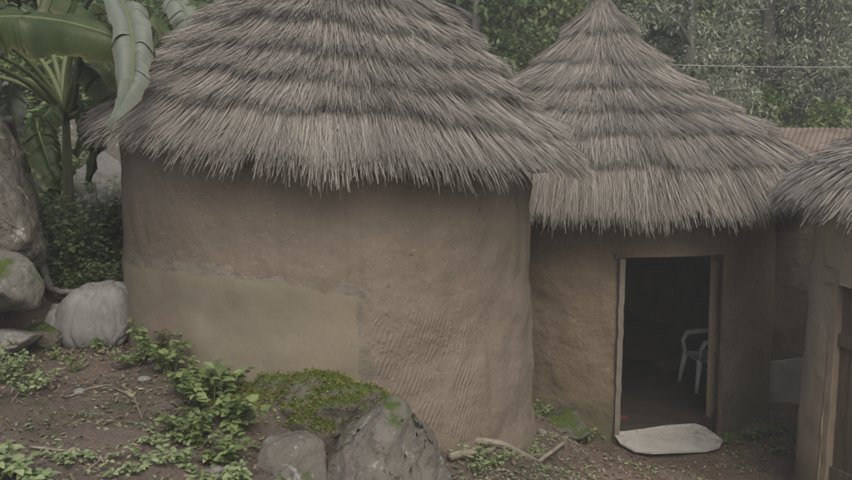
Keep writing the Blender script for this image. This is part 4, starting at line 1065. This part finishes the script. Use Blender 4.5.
# (photo column, distance, height, trunk radius, crown radius, leaf, bark)
TR = [(475, 14.0, 6.0, .10, 1.3, 'leaf_dark', 'bark_pale'), (512, 15.5, 6.0, .10, 1.5, 'leaf_green', 'bark'), (548, 16.5, 5.5, .10, 1.5, 'leaf_olive', 'bark'), (592, 18.0, 6.5, .12, 1.8, 'leaf_dark', 'bark'),
      (640, 17.0, 5.8, .10, 1.4, 'leaf_dark', 'bark'), (686, 13.6, 6.0, .11, 1.15, 'leaf_silver', 'bark_pale'), (722, 16.5, 6.5, .11, 1.5, 'leaf_green', 'bark'), (762, 15.5, 7.0, .16, 1.3, 'leaf_silver', 'bark'),
      (800, 18.5, 7.0, .12, 1.7, 'leaf_olive', 'bark'), (815, 14.8, 5.0, .09, 1.1, 'leaf_silver', 'bark_pale'), (850, 15.6, 8.0, .13, 1.4, 'leaf_silver', 'bark_pale'), (900, 17, 7, .14, 1.8, 'leaf_green', 'bark'),
      (440, 17, 6.5, .14, 1.6, 'leaf_green', 'bark'), (380, 19, 7, .14, 2.0, 'leaf_dark', 'bark'), (300, 19, 7, .14, 2.0, 'leaf_green', 'bark'), (225, 14.5, 6, .12, 1.5, 'leaf_dark', 'bark'),
      (180, 16, 6.5, .12, 1.7, 'leaf_green', 'bark'), (130, 13.6, 5.2, .1, 1.4, 'leaf_green', 'bark'), (85, 12.5, 5, .1, 1.4, 'leaf_dark', 'bark'), (35, 11.8, 5, .11, 1.3, 'leaf_green', 'bark_pale'), (-15, 12, 5, .1, 1.5, 'leaf_dark', 'bark'),
      (-90, 13, 6, .12, 1.8, 'leaf_green', 'bark'), (990, 19, 7, .13, 2, 'leaf_dark', 'bark')]
for i, (px, d, h, tr, cr, mt, bk) in enumerate(TR):
    near = mt == 'leaf_silver'
    tree((px - 426) / FPX * d, d, h, tr, (cr, cr, h), mt, bk, GT[mt][0], GT[mt][1], 200 + i, n=20000 if near else 12000, ls=.08 if near else .12, z_lo=.06 if d > 14 else .12, asp=.32 if near else .5, droop=.5 if near else .1)
# second rank fills the depth of the wood
rg0 = random.Random(3)
for i in range(17):
    px = -120 + i * 66 + rg0.uniform(-18, 18); d = rg0.uniform(22, 31); mt = ['leaf_dark', 'leaf_green', 'leaf_olive', 'leaf_dark'][i % 4]
    tree((px - 426) / FPX * d, d, rg0.uniform(6, 8.5), .16, (2.4, 2.2, 7), mt, 'bark', GT[mt][0].replace('on the slope', 'high on the slope').replace('in the depth', 'far in the depth'), GT[mt][1].replace('behind', 'far behind'), 300 + i, n=6500, ls=.26, z_lo=.04)
# the wood beyond reads as one mass
rg = np.random.default_rng(77); nn = 26000
x = rg.uniform(-45, 45, nn); y = rg.uniform(34, 60, nn); zz = ground_np(x, y) + rg.random(nn) ** .8 * (7 + 3 * vnoise(x, y, .35, 1))
Vv, Ff = leaf4(np.stack([x, y, zz], -1), rg.normal(0, 1, (nn, 3)), rg.normal(0, .5, (nn, 3)) + [0, 0, 1], rg.uniform(.5, 1.0, nn), rg.uniform(.35, .7, nn))
tag(npmesh('distant_wood', Vv, Ff, M['leaf_green']), 'dense green wood covering the hillside far behind', 'wood', kind='stuff')
# low bushes at the foot of the wood
for i in range(16):
    px = [20, 60, 105, 150, 440, 480, 520, 560, 600, 650, 690, 730, 770, 810, 850, 890][i]; d = 12.2 + 1.6 * ((i * 37) % 10) / 10 + (1.9 if px > 640 else 0) - (1.4 if px < 200 else 0); mt = ['leaf_green', 'leaf_dark', 'leaf_olive', 'leaf_green'][(i * 7) % 4]
    tree((px - 426) / FPX * d, d, 1.9, .03, (.95, .9, 1.5), mt, 'bark', 'one of the dense low bushes at the foot of the wood behind the roofs', 'low bushes behind the roofs', 400 + i, n=3800, ls=.10, z_lo=.02, name='bush', cat='bush')

# ------------------------------------------------------------------ the wire
pa, pb = at(600, 63.0, 12.6), at(960, 66.5, 12.6); V, F = [], []
tubepts(V, F, [pa.lerp(pb, k / 20) - Vector((0, 0, .03 * math.sin(PI * k / 20))) for k in range(21)], .008, 6)
tag(pyd('wire', V, F, M['wire'], None, True), 'thin pale wire strung in front of the grey green trees above the rusty roof', 'wire')

# ------------------------------------------------------------------ thin haze volume added to lift the dark tones
import bmesh as _bm
bm = _bm.new(); _bm.ops.create_cube(bm, size=1)
for v in bm.verts: v.co = ((v.co.x) * 204, (v.co.y + .5) * 184 - 42, (v.co.z + .5) * 30 - 6)
me = bpy.data.meshes.new('haze'); bm.to_mesh(me); bm.free()
hm = bpy.data.materials.new('haze'); hm.use_nodes = True; t = hm.node_tree; t.nodes.remove(t.nodes['Principled BSDF'])
pv = t.nodes.new('ShaderNodeVolumePrincipled'); pv.inputs['Color'].default_value = (.93, .96, .94, 1); pv.inputs['Density'].default_value = HAZE; pv.inputs['Anisotropy'].default_value = .2
t.links.new(pv.outputs[0], t.nodes['Material Output'].inputs['Volume'])
tag(link('haze', me, hm), 'thin pale haze added to lift the dark tones between the camera and the wood', 'haze', kind='stuff')
